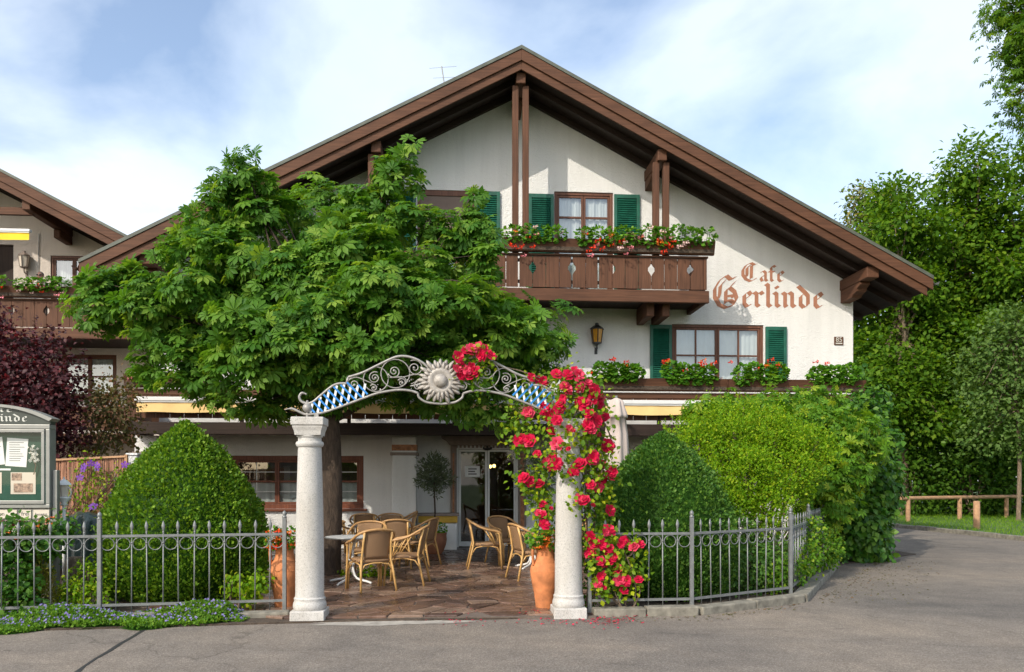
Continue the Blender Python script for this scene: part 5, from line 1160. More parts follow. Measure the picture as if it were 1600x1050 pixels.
# ================================================================== person on the neighbouring balcony
def person(x, y, z, label):
    r = thing('person', (x, y, z), label, 'person')
    J = [((0,0,.95), .14), ((0,0,1.12), .135), ((0,.0,1.30), .15), ((0,0,1.42), .10), ((0,-.01,1.50), .055), ((.17,0,1.38), .062), ((.24,-.06,1.12), .045), ((.14,-.27,1.03), .036), ((.10,-.33,1.02), .032),
         ((-.17,0,1.38), .062), ((-.24,-.06,1.12), .045), ((-.14,-.27,1.03), .036), ((-.10,-.33,1.02), .032), ((.09,0,.86), .095), ((.10,0,.48), .065), ((.10,.02,.08), .045), ((.10,-.12,.04), .04), ((-.09,0,.86), .095), ((-.10,0,.48), .065), ((-.10,.02,.08), .045), ((-.10,-.12,.04), .04)]
    E = [(0,1),(1,2),(2,3),(3,4),(2,5),(5,6),(6,7),(7,8),(2,9),(9,10),(10,11),(11,12),(0,13),(13,14),(14,15),(15,16),(0,17),(17,18),(18,19),(19,20)]
    me = bpy.data.meshes.new('body'); me.from_pydata([j[0] for j in J], E, []); me.materials.append(M['shirt']); o = bpy.data.objects.new('body', me); link(o, r)
    sk = o.modifiers.new('skin', 'SKIN'); sk.use_smooth_shade = True
    for v_, (c, rad) in zip(me.skin_vertices[0].data, J): v_.radius = (rad, rad*.8 if rad > .1 else rad)
    me.skin_vertices[0].data[0].use_root = True; o.modifiers.new('sub', 'SUBSURF').render_levels = 1
    b = Vector((x, y, z)); m = MB(); m.ball(b+Vector((0, -.01, 1.625)), .098, 18, (.82, .98, 1.22)); m.ball(b+Vector((0, -.108, 1.615)), .02, 8, (.8, 1, 1.3)); m.ball(b+Vector((.082, .0, 1.62)), .025, 8, (.5, 1, 1.3)); m.ball(b+Vector((-.082, .0, 1.62)), .025, 8, (.5, 1, 1.3)); hd = m.build('head', 'skin', r, smooth=True)
    m = MB(); m.ball(b+Vector((0, .012, 1.66)), .098, 18, (.86, .98, 1.0)); ha = m.build('hair', 'hair', r, smooth=True)
    m = MB(); m.ball(b+Vector((.036, -.098, 1.64)), .03, 10, (1.1, .35, .8)); m.ball(b+Vector((-.036, -.098, 1.64)), .03, 10, (1.1, .35, .8)); m.tube([b+Vector((-.08, -.01, 1.645)), b+Vector((-.07, -.09, 1.645)), b+Vector((.07, -.09, 1.645)), b+Vector((.08, -.01, 1.645))], .006, 5); m.build('sunglasses', 'black', r, smooth=True)
    m = MB(); m.ball(b+Vector((0, -.098, 1.565)), .02, 8, (1.2, .4, .35)); m.build('mouth', 'terracotta', r)
    for s_ in (-1, 1):
        m = MB(); h0 = b+Vector((s_*.10, -.35, 1.02)); m.ball(h0, .036, 10, (1, 1.2, .6))
        for k in range(4): m.tube([h0+Vector((-.025+.017*k, -.03, 0)), h0+Vector((-.027+.018*k, -.075+abs(k-1.5)*.008, -.004)), h0+Vector((-.027+.018*k, -.095+abs(k-1.5)*.01, -.03))], [.0095, .009, .0075], 6)
        m.tube([h0+Vector((-s_*.03, -.0, 0)), h0+Vector((-s_*.05, -.03, -.005)), h0+Vector((-s_*.045, -.055, -.015))], [.011, .01, .008], 6); m.build('hand', 'skin', r, smooth=True)
    return r
pp = P(53, 440, 23.05); person(pp.x, 23.4, 5.82, 'person in sunglasses standing on the neighbouring balcony behind the geraniums')
# straw clump on the main balcony
q = P(985, 368, 18.34); st = thing('dried_grass', (q.x, 18.34, 6.87), 'pale straw coloured dried clump standing behind the upper balcony geraniums', 'dried plant')
MB().lathe([(.11, 6.04), (.13, 6.87), (.14, 6.9)], (q.x, 18.34, 0), 14).build('holder', 'dark_z', st)
N = 700; d = rand_dirs(N); d[:, 2] = np.abs(d[:, 2]); b0 = np.array([q.x, 18.34, q.z-.09]); foliage('straw', st, 'straw', T_SLIM, b0+d*np.array([.13, .10, .12])*.6, d+rand_dirs(N)*.6, rand_dirs(N), rng.uniform(.07, .12, N))
# ================================================================== flowers
def cluster_mesh(mat_, n=9, r=1.0, ps=.55, seed=1, T=T_DIAM):
    g_ = np.random.default_rng(seed); d = norm_rows(g_.normal(size=(n, 3))); d[:, 2] = np.abs(d[:, 2])*.9-.1; d = norm_rows(d)
    F = frames(norm_rows(g_.normal(size=(n, 3))), d); v, f = leaf_arrays(T, d*r*.6, F, np.full(n, ps)*r)
    return tri_mesh('flower_head', v, f, mat_, np.repeat(g_.random(n), len(T[0])))
def rose_mesh(mat_, seed):
    g_ = np.random.default_rng(seed); V = []; Fc = []; ti = []
    for ring_, (n, rad, lift, L, cup) in enumerate(((6, .30, -.10, .80, .12), (5, .18, .10, .66, .42), (4, .08, .26, .50, .75))):
        for k in range(n):
            a = 2*math.pi*(k+.5*ring_)/n+g_.uniform(-.2, .2); c, s_ = math.cos(a), math.sin(a); w = .46*(1-.22*ring_)
            P4 = [(rad*.3, 0, lift-.12), (rad+L*.55, -w, lift+L*cup*.6), (rad+L*(1-cup*.45), 0, lift+L*cup+g_.uniform(-.05, .05)), (rad+L*.55, w, lift+L*cup*.6)]
            b = len(V); V += [(x*c-y*s_, x*s_+y*c, z) for x, y, z in P4]; Fc += [(b, b+1, b+2), (b, b+2, b+3)]; ti += [g_.random()*.6+.13*ring_]*4
    return tri_mesh('rose_bloom', np.array(V), np.array(Fc), mat_, np.array(ti))
M['fl_rose2'] = petal('faded_crimson_petal', (.72, .06, .13)); ROSES = [rose_mesh('fl_red', s) for s in range(3)]+[rose_mesh('fl_rose2', 9)]
HEADS = {k: [cluster_mesh(k, 13, 1.0, .75, s) for s in range(2)] for k in ('fl_scarlet', 'fl_pink', 'fl_pale', 'fl_orange', 'fl_red', 'fl_purple')}
HEADS['fl_purple'] = [tri_mesh('flower_head', T_FIVE[0]*1.1, T_FIVE[1], 'fl_purple', np.full(len(T_FIVE[0]), t)) for t in (.3, .8)]
def put(mesh, name, parent, p, size, d):
    o = bpy.data.objects.new(name, mesh); link(o, parent); q = Vector(d).to_track_quat('Z', 'Y'); o.rotation_mode = 'QUATERNION'
    o.rotation_quaternion = q @ Vector((0,0,1)).rotation_difference(Vector((0,0,1))); o.location = Vector(p)-wloc(parent); o.scale = (size,)*3; return o
rr = random.Random(77)
def geranium(xa, xb, y, z0, z1, label, heads, n=330, leaf=.075, mat_='lf_ger', drop=.10, depth=.17, name='geranium_plant', cat='geranium', group='balcony geraniums'):
    cx_ = (xa+xb)/2; r = thing(name, (cx_, y, z0), label, cat, group); W = xb-xa; k = max(2, round(W/.32)); P_ = []; D_ = []
    for j in range(k):
        c = np.array([xa+W*(j+.5)/k, y-.02, z0+(z1-z0)*rr.uniform(.38, .55)]); rad = np.array([W/k*.72, depth, (z1-z0)*rr.uniform(.5, .62)]); m_ = n//k
        d = rand_dirs(m_); d[:, 1] -= .3; d = norm_rows(d); P_.append(c+d*rad*(1-.35*rng.random((m_, 1))**2)); D_.append(d)
    p = np.concatenate(P_); d = np.concatenate(D_); p[:, 2] = np.maximum(p[:, 2], z0-drop*rng.random(len(p)))
    foliage('leaves', r, mat_, T_ROUND, p, d+rand_dirs(len(p))*.6-np.array([0, 0, .35]), d*.7+np.array([0, -.35, .7])+rand_dirs(len(p))*.4, rng.uniform(.7, 1.25, len(p))*leaf)
    m = MB()
    for j in range(k*3): x = xa+W*(j+.5)/(k*3); m.tube([(x, y+.02, z0-.06), (x+rr.uniform(-.05, .05), y-.02, z0+(z1-z0)*.7)], .007, 4)
    m.build('stems', 'lf_ger', r)
    for (hx, hz, col, s) in heads:
        p_ = Vector((hx, y-depth*rr.uniform(.75, 1.1), hz)); put(HEADS[col][rr.randrange(len(HEADS[col]))], 'flower_head', r, p_, s, (rr.uniform(-.5, .5), -1, rr.uniform(.2, .9)))
    return r
def heads_px(lst, Y, s=.068): return [(FX(a, Y), FZ(a, b, Y), c, s*rr.uniform(.8, 1.2)) for a, b, c in lst]
YG = 18.02
R_, K_, L_, O_ = 'fl_scarlet', 'fl_pink', 'fl_pale', 'fl_orange'
geranium(FX(790, YG), FX(880, YG), YG, 7.07, 7.42, 'leafy geranium with few red blooms at the left of the upper balcony', heads_px([(795,385,R_),(803,386,R_),(816,386,R_),(812,390,R_),(836,356,L_),(838,368,K_),(877,366,L_),(818,401,K_),(805,363,O_),(832,388,R_),(826,372,R_)], YG-.1), 560)
geranium(FX(903, YG), FX(1001, YG), YG, 7.07, 7.44, 'geranium mixing red and pink blooms below the upper window', heads_px([(914,367,R_),(925,388,R_),(934,378,R_),(932,385,K_),(941,390,R_),(956,384,R_),(955,368,O_),(971,378,R_),(968,389,L_),(976,380,L_),(984,387,K_),(978,398,K_),(922,402,K_),(1000,372,O_),(986,390,K_),(920,393,R_),(948,377,O_)], YG-.1), 640)
geranium(FX(1003, YG), FX(1113, YG), YG, 7.07, 7.48, 'bushy geranium with red blooms at the right end of the upper balcony', heads_px([(1029,376,R_),(1030,380,O_),(1041,384,R_),(1048,387,R_),(1050,378,R_),(1053,379,R_),(1032,371,L_),(1048,372,K_),(1070,381,L_),(1061,386,L_),(1036,395,R_),(1034,364,L_),(1015,358,L_),(1000,372,K_)], YG-.1), 760)
low = [((920, 1010), 'geranium with upright scarlet blooms on the lower balcony beside the lantern', [(956,563,R_),(978,566,R_),(977,573,O_),(921,584,R_)]),
       ((1028, 1126), 'geranium with scarlet blooms below the left part of the lower window', [(1038,565,R_),(1041,566,R_),(1093,567,R_),(1097,570,R_),(1098,565,O_),(1114,569,R_),(1069,580,R_)]),
       ((1139, 1236), 'geranium with orange red blooms below the right part of the lower window', [(1139,567,R_),(1181,578,R_),(1203,564,R_),(1196,572,O_),(1212,571,R_),(1216,575,R_)]),
       ((1256, 1348), 'nearly bloomless geranium by the right corner of the lower balcony', [(1273,567,R_),(1291,568,R_)])]
for (a, b), lab, hd in low: geranium(FX(a+11, YG), FX(b-11, YG), YG, 3.95, 4.33, lab, heads_px(hd, YG-.1, .075), 820, .085)
geranium(FX(205, YG), FX(250, YG), YG, 3.87, 4.15, 'small geranium in the box at the left end of the lower balcony', heads_px([(205,592,K_),(240,588,R_)], YG-.1), 260)
YN = 22.5
geranium(FX(-40, YN), FX(10, YN), YN, 6.86, 7.18, 'geranium cut by the left edge on the neighbouring balcony', heads_px([(5,466,K_),(2,450,R_)], YN-.1), 260)
geranium(FX(27, YN), FX(106, YN), YN, 6.86, 7.16, 'geranium with red and pink blooms on the neighbouring balcony below the lantern', heads_px([(52,441,O_),(60,447,R_),(67,457,R_),(68,449,K_),(31,455,L_),(53,459,L_),(91,449,L_),(92,462,K_),(100,458,L_),(69,443,L_),(46,450,K_)], YN-.1), 600)
geranium(FX(126, YN), FX(152, YN), YN, 6.86, 7.14, 'geranium at the right end of the neighbouring balcony under the window', heads_px([(139,445,L_),(131,454,L_),(137,453,O_),(147,458,R_)], YN-.1), 220)
for (x, y, z, lab, cs) in ((AL[0], AL[1], .80, 'orange flowering plant in the left terracotta amphora', ('fl_orange', 'fl_scarlet')), (AR[0], AR[1], .80, 'orange flowering plant in the right terracotta amphora', ('fl_orange', 'fl_orange'))):
    hd = [(x+rr.uniform(-.2, .2), z+rr.uniform(.0, .22), cs[k % 2], .043) for k in range(30 if x < 0 else 16)]
    geranium(x-.2, x+.2, y, z, z+.24, lab, hd, 420, .04, 'lf_ger', .12, .19, 'potted_flowers', 'flowers', 'flowers in the amphorae')
geranium(ox_-.22, ox_+.22, oy_, .49, .72, 'low red flowers planted around the foot of the olive tree', [(ox_+.04, .72, 'fl_scarlet', .045), (ox_-.12, .66, 'fl_scarlet', .035), (ox_+.14, .64, 'fl_orange', .03)], 260, .045, 'lf_ger', .04, .2, 'potted_flowers', 'flowers', 'underplanting in the brown pot')

# ================================================================== roses
RP = [(831,589),(829,594),(847,597),(851,601),(870,584),(897,579),(888,585),(903,582),(905,587),(887,608),(882,603),(890,613),(906,606),(918,600),(925,604),(929,611),(927,620),(935,617),(939,622),(937,632),(930,628),(876,629),(880,622),(874,637),(868,640),(905,631),(912,630),(851,638),(858,636),(862,646),(870,656),(858,652),(920,646),(929,652),(933,658),(918,665),(922,670),(868,670),(862,673),(896,672),(890,670),(925,672),(936,679),(943,652),(948,692),(944,699),(952,697),(825,645),(816,684),(812,687),(827,688),(870,693),(888,701),(839,709),(864,712),(860,731),(870,724),(855,722),(906,724),(900,728),(899,737),(893,738),(929,711),(926,717),(941,725),(936,728),(956,737),(953,743),(943,748),(938,751),(929,760),(923,757),(935,762),(822,748),(828,752),(818,746),(843,755),(912,781),(906,779),(927,789),(849,787),(861,794),(847,803),(842,801),(853,806),(851,819),(954,797),(845,790)]
AP = [(720,551),(728,547),(737,544),(748,542),(757,545),(765,549),(768,556),(760,553),(742,549),(717,558),(715,576),(723,573),(730,578),(737,573),(742,580),(735,587),(722,585),(752,556)]
BP = [(952,828),(947,832),(922,838),(926,841),(923,862),(919,866),(941,851),(975,845),(971,850),(986,850),(990,854),(954,857),(950,861),(938,876),(942,878),(958,873),(953,876),(964,890),(968,884),(943,897),(939,901),(983,903),(979,908),(969,906),(939,914),(934,912),(945,918),(975,922),(962,868),(1000,850),(998,905),(930,848)]
def rose(name, pts, base, Yf, label, nleaf, leaf, spread, extra, mat_='lf_rose', size=.066, seed=1):
    r = thing(name, base, label, 'rose'); rr_ = random.Random(seed); W3 = []
    for px, py in pts:
        y = Yf(px, py)+rr_.uniform(-.05, .05); p = P(px, py, y); W3.append(p)
        put(ROSES[rr_.randrange(4)], 'rose_bloom', r, p, size*rr_.choice((.45, .8, .95, 1.05, 1.15, 1.3))*rr_.uniform(.9, 1.1), (rr_.uniform(-.8, .8), -1, rr_.uniform(-.1, 1.0)))
    cen = np.array([list(p) for p in W3]+[list(e) for e in extra]); idx = rng.integers(0, len(cen), nleaf)
    p = cen[idx]+rng.normal(size=(nleaf, 3))*np.array([spread, spread*.6, spread])+np.array([0, .06, -.02])
    foliage('leaves', r, mat_, T_OVATE, p, rand_dirs(nleaf)+np.array([0, -.2, -.5]), rand_dirs(nleaf)*.6+np.array([-.2, -.6, .8]), rng.uniform(.6, 1.2, nleaf)*leaf, 0)
    return r, W3
def cl_y(px, py):
    if 868 < px < 918 and py > 655: return GY-.30
    return GY+(-.22 if 868 < px < 935 else .02)
ext = [P(a, b, GY+.05) for a, b in ((800,650),(805,665),(810,620),(815,660),(820,630),(830,665),(840,625),(850,660),(835,690),(835,740),(825,760),(850,770),(845,775),(880,650),(945,770),(950,785),(940,800),(932,740),(925,700),(930,720),(925,800),(860,760),(905,690),(915,710),(910,760),(880,600),(860,600),(800,640))]
cr, W3 = rose('climbing_rose', RP, (GXR+.25, GY+.2, .05), cl_y, 'climbing rose with crimson blooms covering the right granite column and arch end', 2700, .07, .085, ext, size=.074)
m = MB(); rr2 = random.Random(3)
for k in range(9):
    x = GXR+.22+rr2.uniform(-.06, .16); y = GY+.12+rr2.uniform(0, .15); m.tube(smooth_path([(x, y, .02), (x+rr2.uniform(-.08, .08), y, .7), (x+rr2.uniform(-.1, .1), y-.05, 1.4), (x+rr2.uniform(-.45, .2), y-.1, 2.2), (x+rr2.uniform(-.6, .2), y-.1, 2.7)], 4), .010, 5)
m.build('canes', 'bark_l', cr, smooth=True)
N = 420; p = np.stack([GXR+.30+rng.normal(size=N)*.10, GY+.18+rng.normal(size=N)*.08, rng.uniform(.08, 1.5, N)], 1); foliage('lower_leaves', cr, 'lf_creeper', T_OVATE, p, rand_dirs(N)-np.array([0, 0, .5]), rand_dirs(N)+np.array([0, -.7, .6]), rng.uniform(.04, .065, N))
ar, _ = rose('climbing_rose', AP, tuple(P(740, 600, GY-.05)), lambda a, b: GY-.09, 'small rose spray with crimson blooms beside the sun ornament', 330, .066, .075, [P(a, b, GY-.03) for a, b in ((745,565),(740,595),(752,575),(760,568),(735,590),(750,600),(757,600),(730,562),(748,560),(728,590))], size=.066, seed=2)
m = MB(); m.tube(smooth_path([P(865, 600, GY), P(830, 585, GY+.03), P(795, 575, GY+.03), P(760, 572, GY), P(735, 580, GY-.06)], 4), .007, 5); m.build('canes', 'bark_l', ar)
br, W3 = rose('rose_bush', BP, (2.0, 9.7, .05), lambda a, b: 9.60, 'low rose bush with crimson blooms growing through the right iron fence', 950, .07, .08, [P(a, b, 9.66) for a, b in ((965,865),(985,880),(990,895),(980,890),(995,870),(960,900),(955,910),(985,915),(970,895),(930,880),(945,845),(1000,885))], size=.068, seed=5)
m = MB()
for k in range(6): m.tube(smooth_path([(2.0+rr2.uniform(-.1, .2), 9.75, .02), (1.95+rr2.uniform(-.2, .3), 9.7, .4), (1.95+rr2.uniform(-.35, .4), 9.62, .85)], 4), .008, 5)
m.build('canes', 'bark_l', br)
# fallen petals
N = 260; a = rng.uniform(0, 1, N); px = rng.choice([730, 840, 880, 910, 960, 940, 970], N)+rng.normal(size=N)*20; py = rng.choice([968, 966, 975, 971, 962], N)+rng.normal(size=N)*4
g_ = np.array([list(ground_at(x, max(952, y))) for x, y in zip(px, py)]); g_[:, 2] = np.where(g_[:, 1] > 9.6, .046, .012)
ok = ~((np.abs(g_[:, 0]-GXR) < .25) & (np.abs(g_[:, 1]-GY) < .25)); g_ = g_[ok]; N = len(g_)
root = thing('fallen_petals', (1.0, 9.4, 0), 'crimson rose petals scattered on the ground at the entrance', 'petals'); root['kind'] = 'stuff'
d = rand_dirs(N); d[:, 2] *= .2; foliage('petals', root, 'fl_red', T_DIAM, g_, d, np.array([0, 0, 1])+rand_dirs(N)*.3, rng.uniform(.025, .045, N))

# ================================================================== shrubs
def topiary(x, y, prof, label, mat_, n, leaf, seed):
    """prof: (r, z); clipped cone with an uneven leafy skin"""
    r = thing('box_topiary', (x, y, 0), label, 'topiary', 'clipped box cones'); zs = np.array([p[1] for p in prof]); rs = np.array([p[0] for p in prof])
    g_ = np.random.default_rng(seed); seg = np.hypot(np.diff(zs), np.diff(rs))*(rs[:-1]+rs[1:]); cum = np.concatenate([[0], np.cumsum(seg)])/seg.sum()
    u = g_.random(n); i = np.clip(np.searchsorted(cum, u)-1, 0, len(seg)-1); t = (u-cum[i])/(cum[i+1]-cum[i]); z = zs[i]+(zs[i+1]-zs[i])*t; rad = rs[i]+(rs[i+1]-rs[i])*t
    a = g_.random(n)*2*math.pi; lump = 1+.04*np.sin(a*4+z*3.1+seed)+.035*np.sin(a*7-z*6)+.03*np.sin(a*15+z*13)*np.sin(z*9+a*5)+.02*np.sin(a*31+z*27); rad = rad*lump-g_.random(n)**2*.09+np.where(g_.random(n) < .03, g_.random(n)*.09, 0)
    p = np.stack([x+rad*np.cos(a), y+rad*np.sin(a), z+g_.normal(size=n)*.012], 1); sl = np.stack([np.cos(a), np.sin(a), .45+0*a], 1)
    foliage('foliage', r, mat_, T_DIAM, p, sl+rand_dirs(n)*.9+np.array([0, 0, .5]), sl*.5+rand_dirs(n), g_.uniform(.7, 1.3, n)*leaf)
    q, sd, sn = shoots(p, sl, 260, 7, .13, .6, .6); foliage('stray_shoots', r, mat_, T_DIAM, q, sd, sn+rand_dirs(len(q))*.4, rng.uniform(.6, 1.1, len(q))*leaf)
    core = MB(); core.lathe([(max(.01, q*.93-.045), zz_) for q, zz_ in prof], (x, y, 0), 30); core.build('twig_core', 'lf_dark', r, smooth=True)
    m = MB(); m.tube([(x, y, 0), (x, y, 1.2)], .06, 8); m.build('trunk', 'bark', r); return r
topiary(-3.84, 11.62, [(.92, .05), (1.08, .3), (1.13, .65), (1.10, .95), (.98, 1.30), (.79, 1.65), (.55, 1.98), (.32, 2.24), (.13, 2.42), (.02, 2.49)], 'large clipped light green box cone behind the left iron fence', 'lf_box', 30000, .047, 1)
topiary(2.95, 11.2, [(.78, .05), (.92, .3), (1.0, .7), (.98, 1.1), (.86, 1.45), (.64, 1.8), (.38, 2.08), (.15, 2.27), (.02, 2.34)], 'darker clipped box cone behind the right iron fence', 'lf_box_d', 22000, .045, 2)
def bush(name, blobs, n_area, T, mat_, leaf, label, cat, lump=.13, sprig=.3, spread=.0, up=.5, droop=.4, shell=.45, nparts=0, stems=None, core=True, part='leaf', base=None, group=None, cl=1, clr=.1, stem_mat='bark_l', flat=1.0, kind='stuff', sh=None):
    c0 = base or (blobs[0][0][0], blobs[0][0][1], 0); r = thing(name, c0, label, cat, group)
    p, d = blob_points(blobs, n_area, shell, lump=lump, sprig=sprig)
    if cl > 1:
        k = len(p); p = np.repeat(p, cl, 0)+rng.normal(size=(k*cl, 3))*np.array([clr, clr, clr*flat]); d = np.repeat(d, cl, 0)
    p[:, 2] = np.maximum(p[:, 2], .03); N = len(p)
    foliage('foliage', r, mat_, T, p, d*.8+rand_dirs(N)*.8-np.array([0, 0, droop]), d*.6+rand_dirs(N)*.5+np.array([-.1, -.25, up]), rng.uniform(.65, 1.25, N)*leaf, nparts, part)
    if sh:
        q, sd, sn = shoots(p, d, *sh); foliage('shoots', r, mat_, T, q, sd, sn+rand_dirs(len(q))*.4, rng.uniform(.6, 1.1, len(q))*leaf)
    m = MB(); rr_ = random.Random(len(p)); bx = Vector(c0)
    for c, rad in blobs:
        for k in range(3):
            m.tube(smooth_path([bx+Vector((rr_.uniform(-.1, .1), rr_.uniform(-.1, .1), 0)), bx.lerp(Vector(c), .5)+Vector((0, 0, -.1)), Vector(c)+Vector((rr_.uniform(-1, 1)*rad[0]*.6, rr_.uniform(-1, 1)*rad[1]*.6, rr_.uniform(0, .7)*rad[2]))], 3), [stems or .018]*4+[(stems or .018)*.4]*3, 5)
    m.build('branches', stem_mat, r, smooth=True)
    return r
def pb(px, py, Y, rpx, ry=None, sq=1.0):     # ellipsoid about a surveyed point, radius given in picture pixels
    c = P(px, py, Y); s = math.hypot(c.x, Y)/FPX*math.cos(math.atan2(c.x, Y)-YAW); rad = rpx*s; return (tuple(c), (rad, ry or rad*.85, rad*sq))
bush('lime_shrub', [pb(1085,700,12.6,40), pb(1150,695,12.6,46), pb(1215,705,12.8,42), pb(1170,755,12.2,46), pb(1235,750,12.6,36), pb(1110,770,12.0,38), pb(1200,790,12.0,36), pb(1270,700,13.0,32), pb(1060,740,12.8,30), pb(1130,655,12.9,24), pb(1200,662,13.0,26), pb(1240,672,13.0,16), pb(1080,672,12.9,16), pb(1165,645,13.0,14), pb(1255,735,12.4,16), pb(1100,735,12.0,18), pb(1180,720,11.9,22), pb(1145,790,11.8,22)], 150, T_DIAM, 'lf_lime', .044, 'bright lime green shrub with fine leaves behind the right iron fence', 'shrub', cl=14, clr=.07, droop=-.3, up=.6, shell=.5, base=(4.2, 12.6, 0), lump=.24, sprig=.4, sh=(620, 16, .42, .9, .6))
bush('japanese_maple', [pb(1180,655,14.8,46,None,.5), pb(1250,668,14.8,54,None,.55), pb(1310,680,15.0,46,None,.7), pb(1140,640,15.2,34,None,.5), pb(1215,640,15.6,46,None,.4), pb(1300,720,14.6,48), pb(1290,780,14.3,40), pb(1330,690,15.2,45), pb(1100,640,15.0,28,None,.4), pb(1270,632,15.6,42,None,.4)], 62, T_ACER, 'lf_acer', .15, 'feathery green maple shrub spreading below the lower balcony', 'shrub', nparts=280, cl=4, clr=.09, droop=.55, up=1.0, shell=.6, base=(6.0, 15.0, 0), sh=(110, 7, .5, .1, .7))
bush('virginia_creeper', [pb(1345,655,17.2,34), pb(1360,690,16.8,38), pb(1350,760,16.2,50), pb(1330,820,15.9,52), pb(1350,850,15.9,38), pb(1310,740,16.5,40), pb(1370,730,16.6,28), pb(1362,625,17.6,20), pb(1335,690,17.0,45), pb(1300,840,15.7,30), pb(1343,580,18.6,7,None,2.2), pb(1318,640,17.4,26,None,.5)], 105, T_OVATE, 'lf_creeper', .14, 'dark dense creeper hanging over the right house corner beside the lane', 'creeper', nparts=290, cl=4, clr=.07, droop=.9, up=.35, shell=.4, base=(8.6, 16.6, 0))
bush('garden_shrub', [pb(1255,870,11.9,26), pb(1235,890,11.4,20), pb(1262,830,12.4,22), pb(1215,905,11.2,18), pb(1290,860,13.2,24)], 420, T_OVATE, 'lf_acer', .055, 'small light green shrub pushing through the bent part of the right fence', 'shrub', cl=3, clr=.05, base=(4.9, 11.9, 0))
bush('garden_shrub', [pb(1120,880,11.2,42), pb(1170,890,11.4,40), pb(1200,870,11.8,35), pb(1140,835,11.8,40)], 330, T_DIAM, 'lf_box_d', .055, 'dark green shrub filling the bed behind the bent right fence', 'shrub', cl=4, clr=.05, base=(3.9, 11.5, 0))
# left garden
bush('plum_tree', [pb(1,565,14.5,53), pb(71,590,14.7,46), pb(46,640,14.1,67), pb(82,665,14.3,36), pb(16,715,13.9,60), pb(-44,620,14.4,69), pb(42,745,14.3,33), pb(94,620,14.7,21), pb(-4,510,14.9,21), pb(81,535,14.9,19), pb(16,790,14.3,31)], 62, T_OVATE, 'lf_plum', .085, 'dark purple leaved plum tree behind the display case', 'tree', lump=.2, sprig=.6, cl=6, clr=.15, droop=.1, up=.6, shell=.6, base=(-8.8, 14.5, 0), stems=.035, stem_mat='bark_p', sh=(120, 12, .6, .9, .5))
pr_ = [o for o in bpy.data.objects if o.name.startswith('plum_tree')][0]
m = MB(); b0 = Vector(pr_.location); m.tube([b0, b0+Vector((.05, 0, 1.0)), b0+Vector((0, .05, 2.0)), b0+Vector((.1, 0, 3.2))], [.09, .08, .06, .03], 9); m.build('trunk', 'bark_p', pr_, smooth=True)
bush('rusty_shrub', [pb(150,625,15.2,28), pb(180,640,15.0,30), pb(165,670,15.0,30), pb(190,610,15.4,18), pb(140,690,15.0,22), pb(195,680,15.2,18)], 60, T_OVATE, 'lf_hip', .07, 'loose rusty green shrub between the plum tree and the main house', 'shrub', cl=7, clr=.13, base=(-7.3, 15.1, 0))
cm = bush('clematis', [pb(140,735,13.3,26,.08), pb(170,765,13.3,25,.08), pb(120,770,13.3,22,.08), pb(150,800,13.3,25,.08), pb(185,740,13.3,12,.08)], 160, T_OVATE, 'lf_lime', .05, 'clematis with purple flowers climbing the reed screen', 'climber', cl=2, clr=.06, base=(-6.9, 13.3, 0))
for a, b in ((131,729),(142,724),(151,727),(152,731),(125,746),(178,772),(181,775),(147,790),(144,792),(195,726),(130,733)): put(HEADS['fl_purple'][a % 2], 'flower_head', cm, P(a, b, 13.18), .06, (rr.uniform(-.4, .4), -1, .3))
rh = bush('rose_hedge', [pb(20,840,10.2,32), pb(60,850,10.3,26), pb(10,900,10.0,36), pb(30,935,9.8,28), pb(80,830,10.4,20), pb(-30,860,10.1,45), pb(100,825,10.5,14)], 190, T_OVATE, 'lf_creeper', .075, 'leafy rose hedge with a few orange blooms at the foot of the display case', 'shrub', cl=4, clr=.06, base=(-5.9, 10.1, 0))
for a, b in ((14,832),(75,812),(80,818),(60,822),(84,808),(28,842)): put(HEADS['fl_orange'][a % 2], 'flower_head', rh, P(a, b, 9.95), .028, (0, -1, .5))
bush('dwarf_conifer', [pb(58,900,10.3,20,None,1.4), pb(45,925,10.2,22), pb(70,930,10.2,16)], 900, T_SLIM, 'lf_conifer', .06, 'small golden green conifer behind the left fence', 'conifer', cl=3, clr=.03, base=(-5.4, 10.3, 0), droop=-.6)
bush('garden_perennial', [pb(140,900,10.5,24), pb(125,925,10.3,22), pb(150,930,10.2,20), pb(100,925,10.4,16)], 420, T_OVATE, 'lf_lime', .05, 'low yellow green perennial beside the second left fence post', 'plant', cl=2, clr=.05, base=(-4.7, 10.4, 0))
bush('garden_perennial', [pb(365,912,10.3,13), pb(408,905,10.3,13), pb(395,920,10.3,12), pb(385,930,10.2,12)], 420, T_OVATE, 'lf_lime', .075, 'bright green seedling plant between the left box cone and the amphora', 'plant', cl=2, clr=.04, base=(-2.9, 10.3, 0))
bush('garden_perennial', [pb(575,898,13.6,14), pb(600,900,13.7,12), pb(538,905,13.9,10)], 420, T_OVATE, 'lf_lime', .06, 'small green plant at the foot of the chestnut trunk under the tables', 'plant', cl=2, clr=.04, base=(-1.95, 13.6, 0))
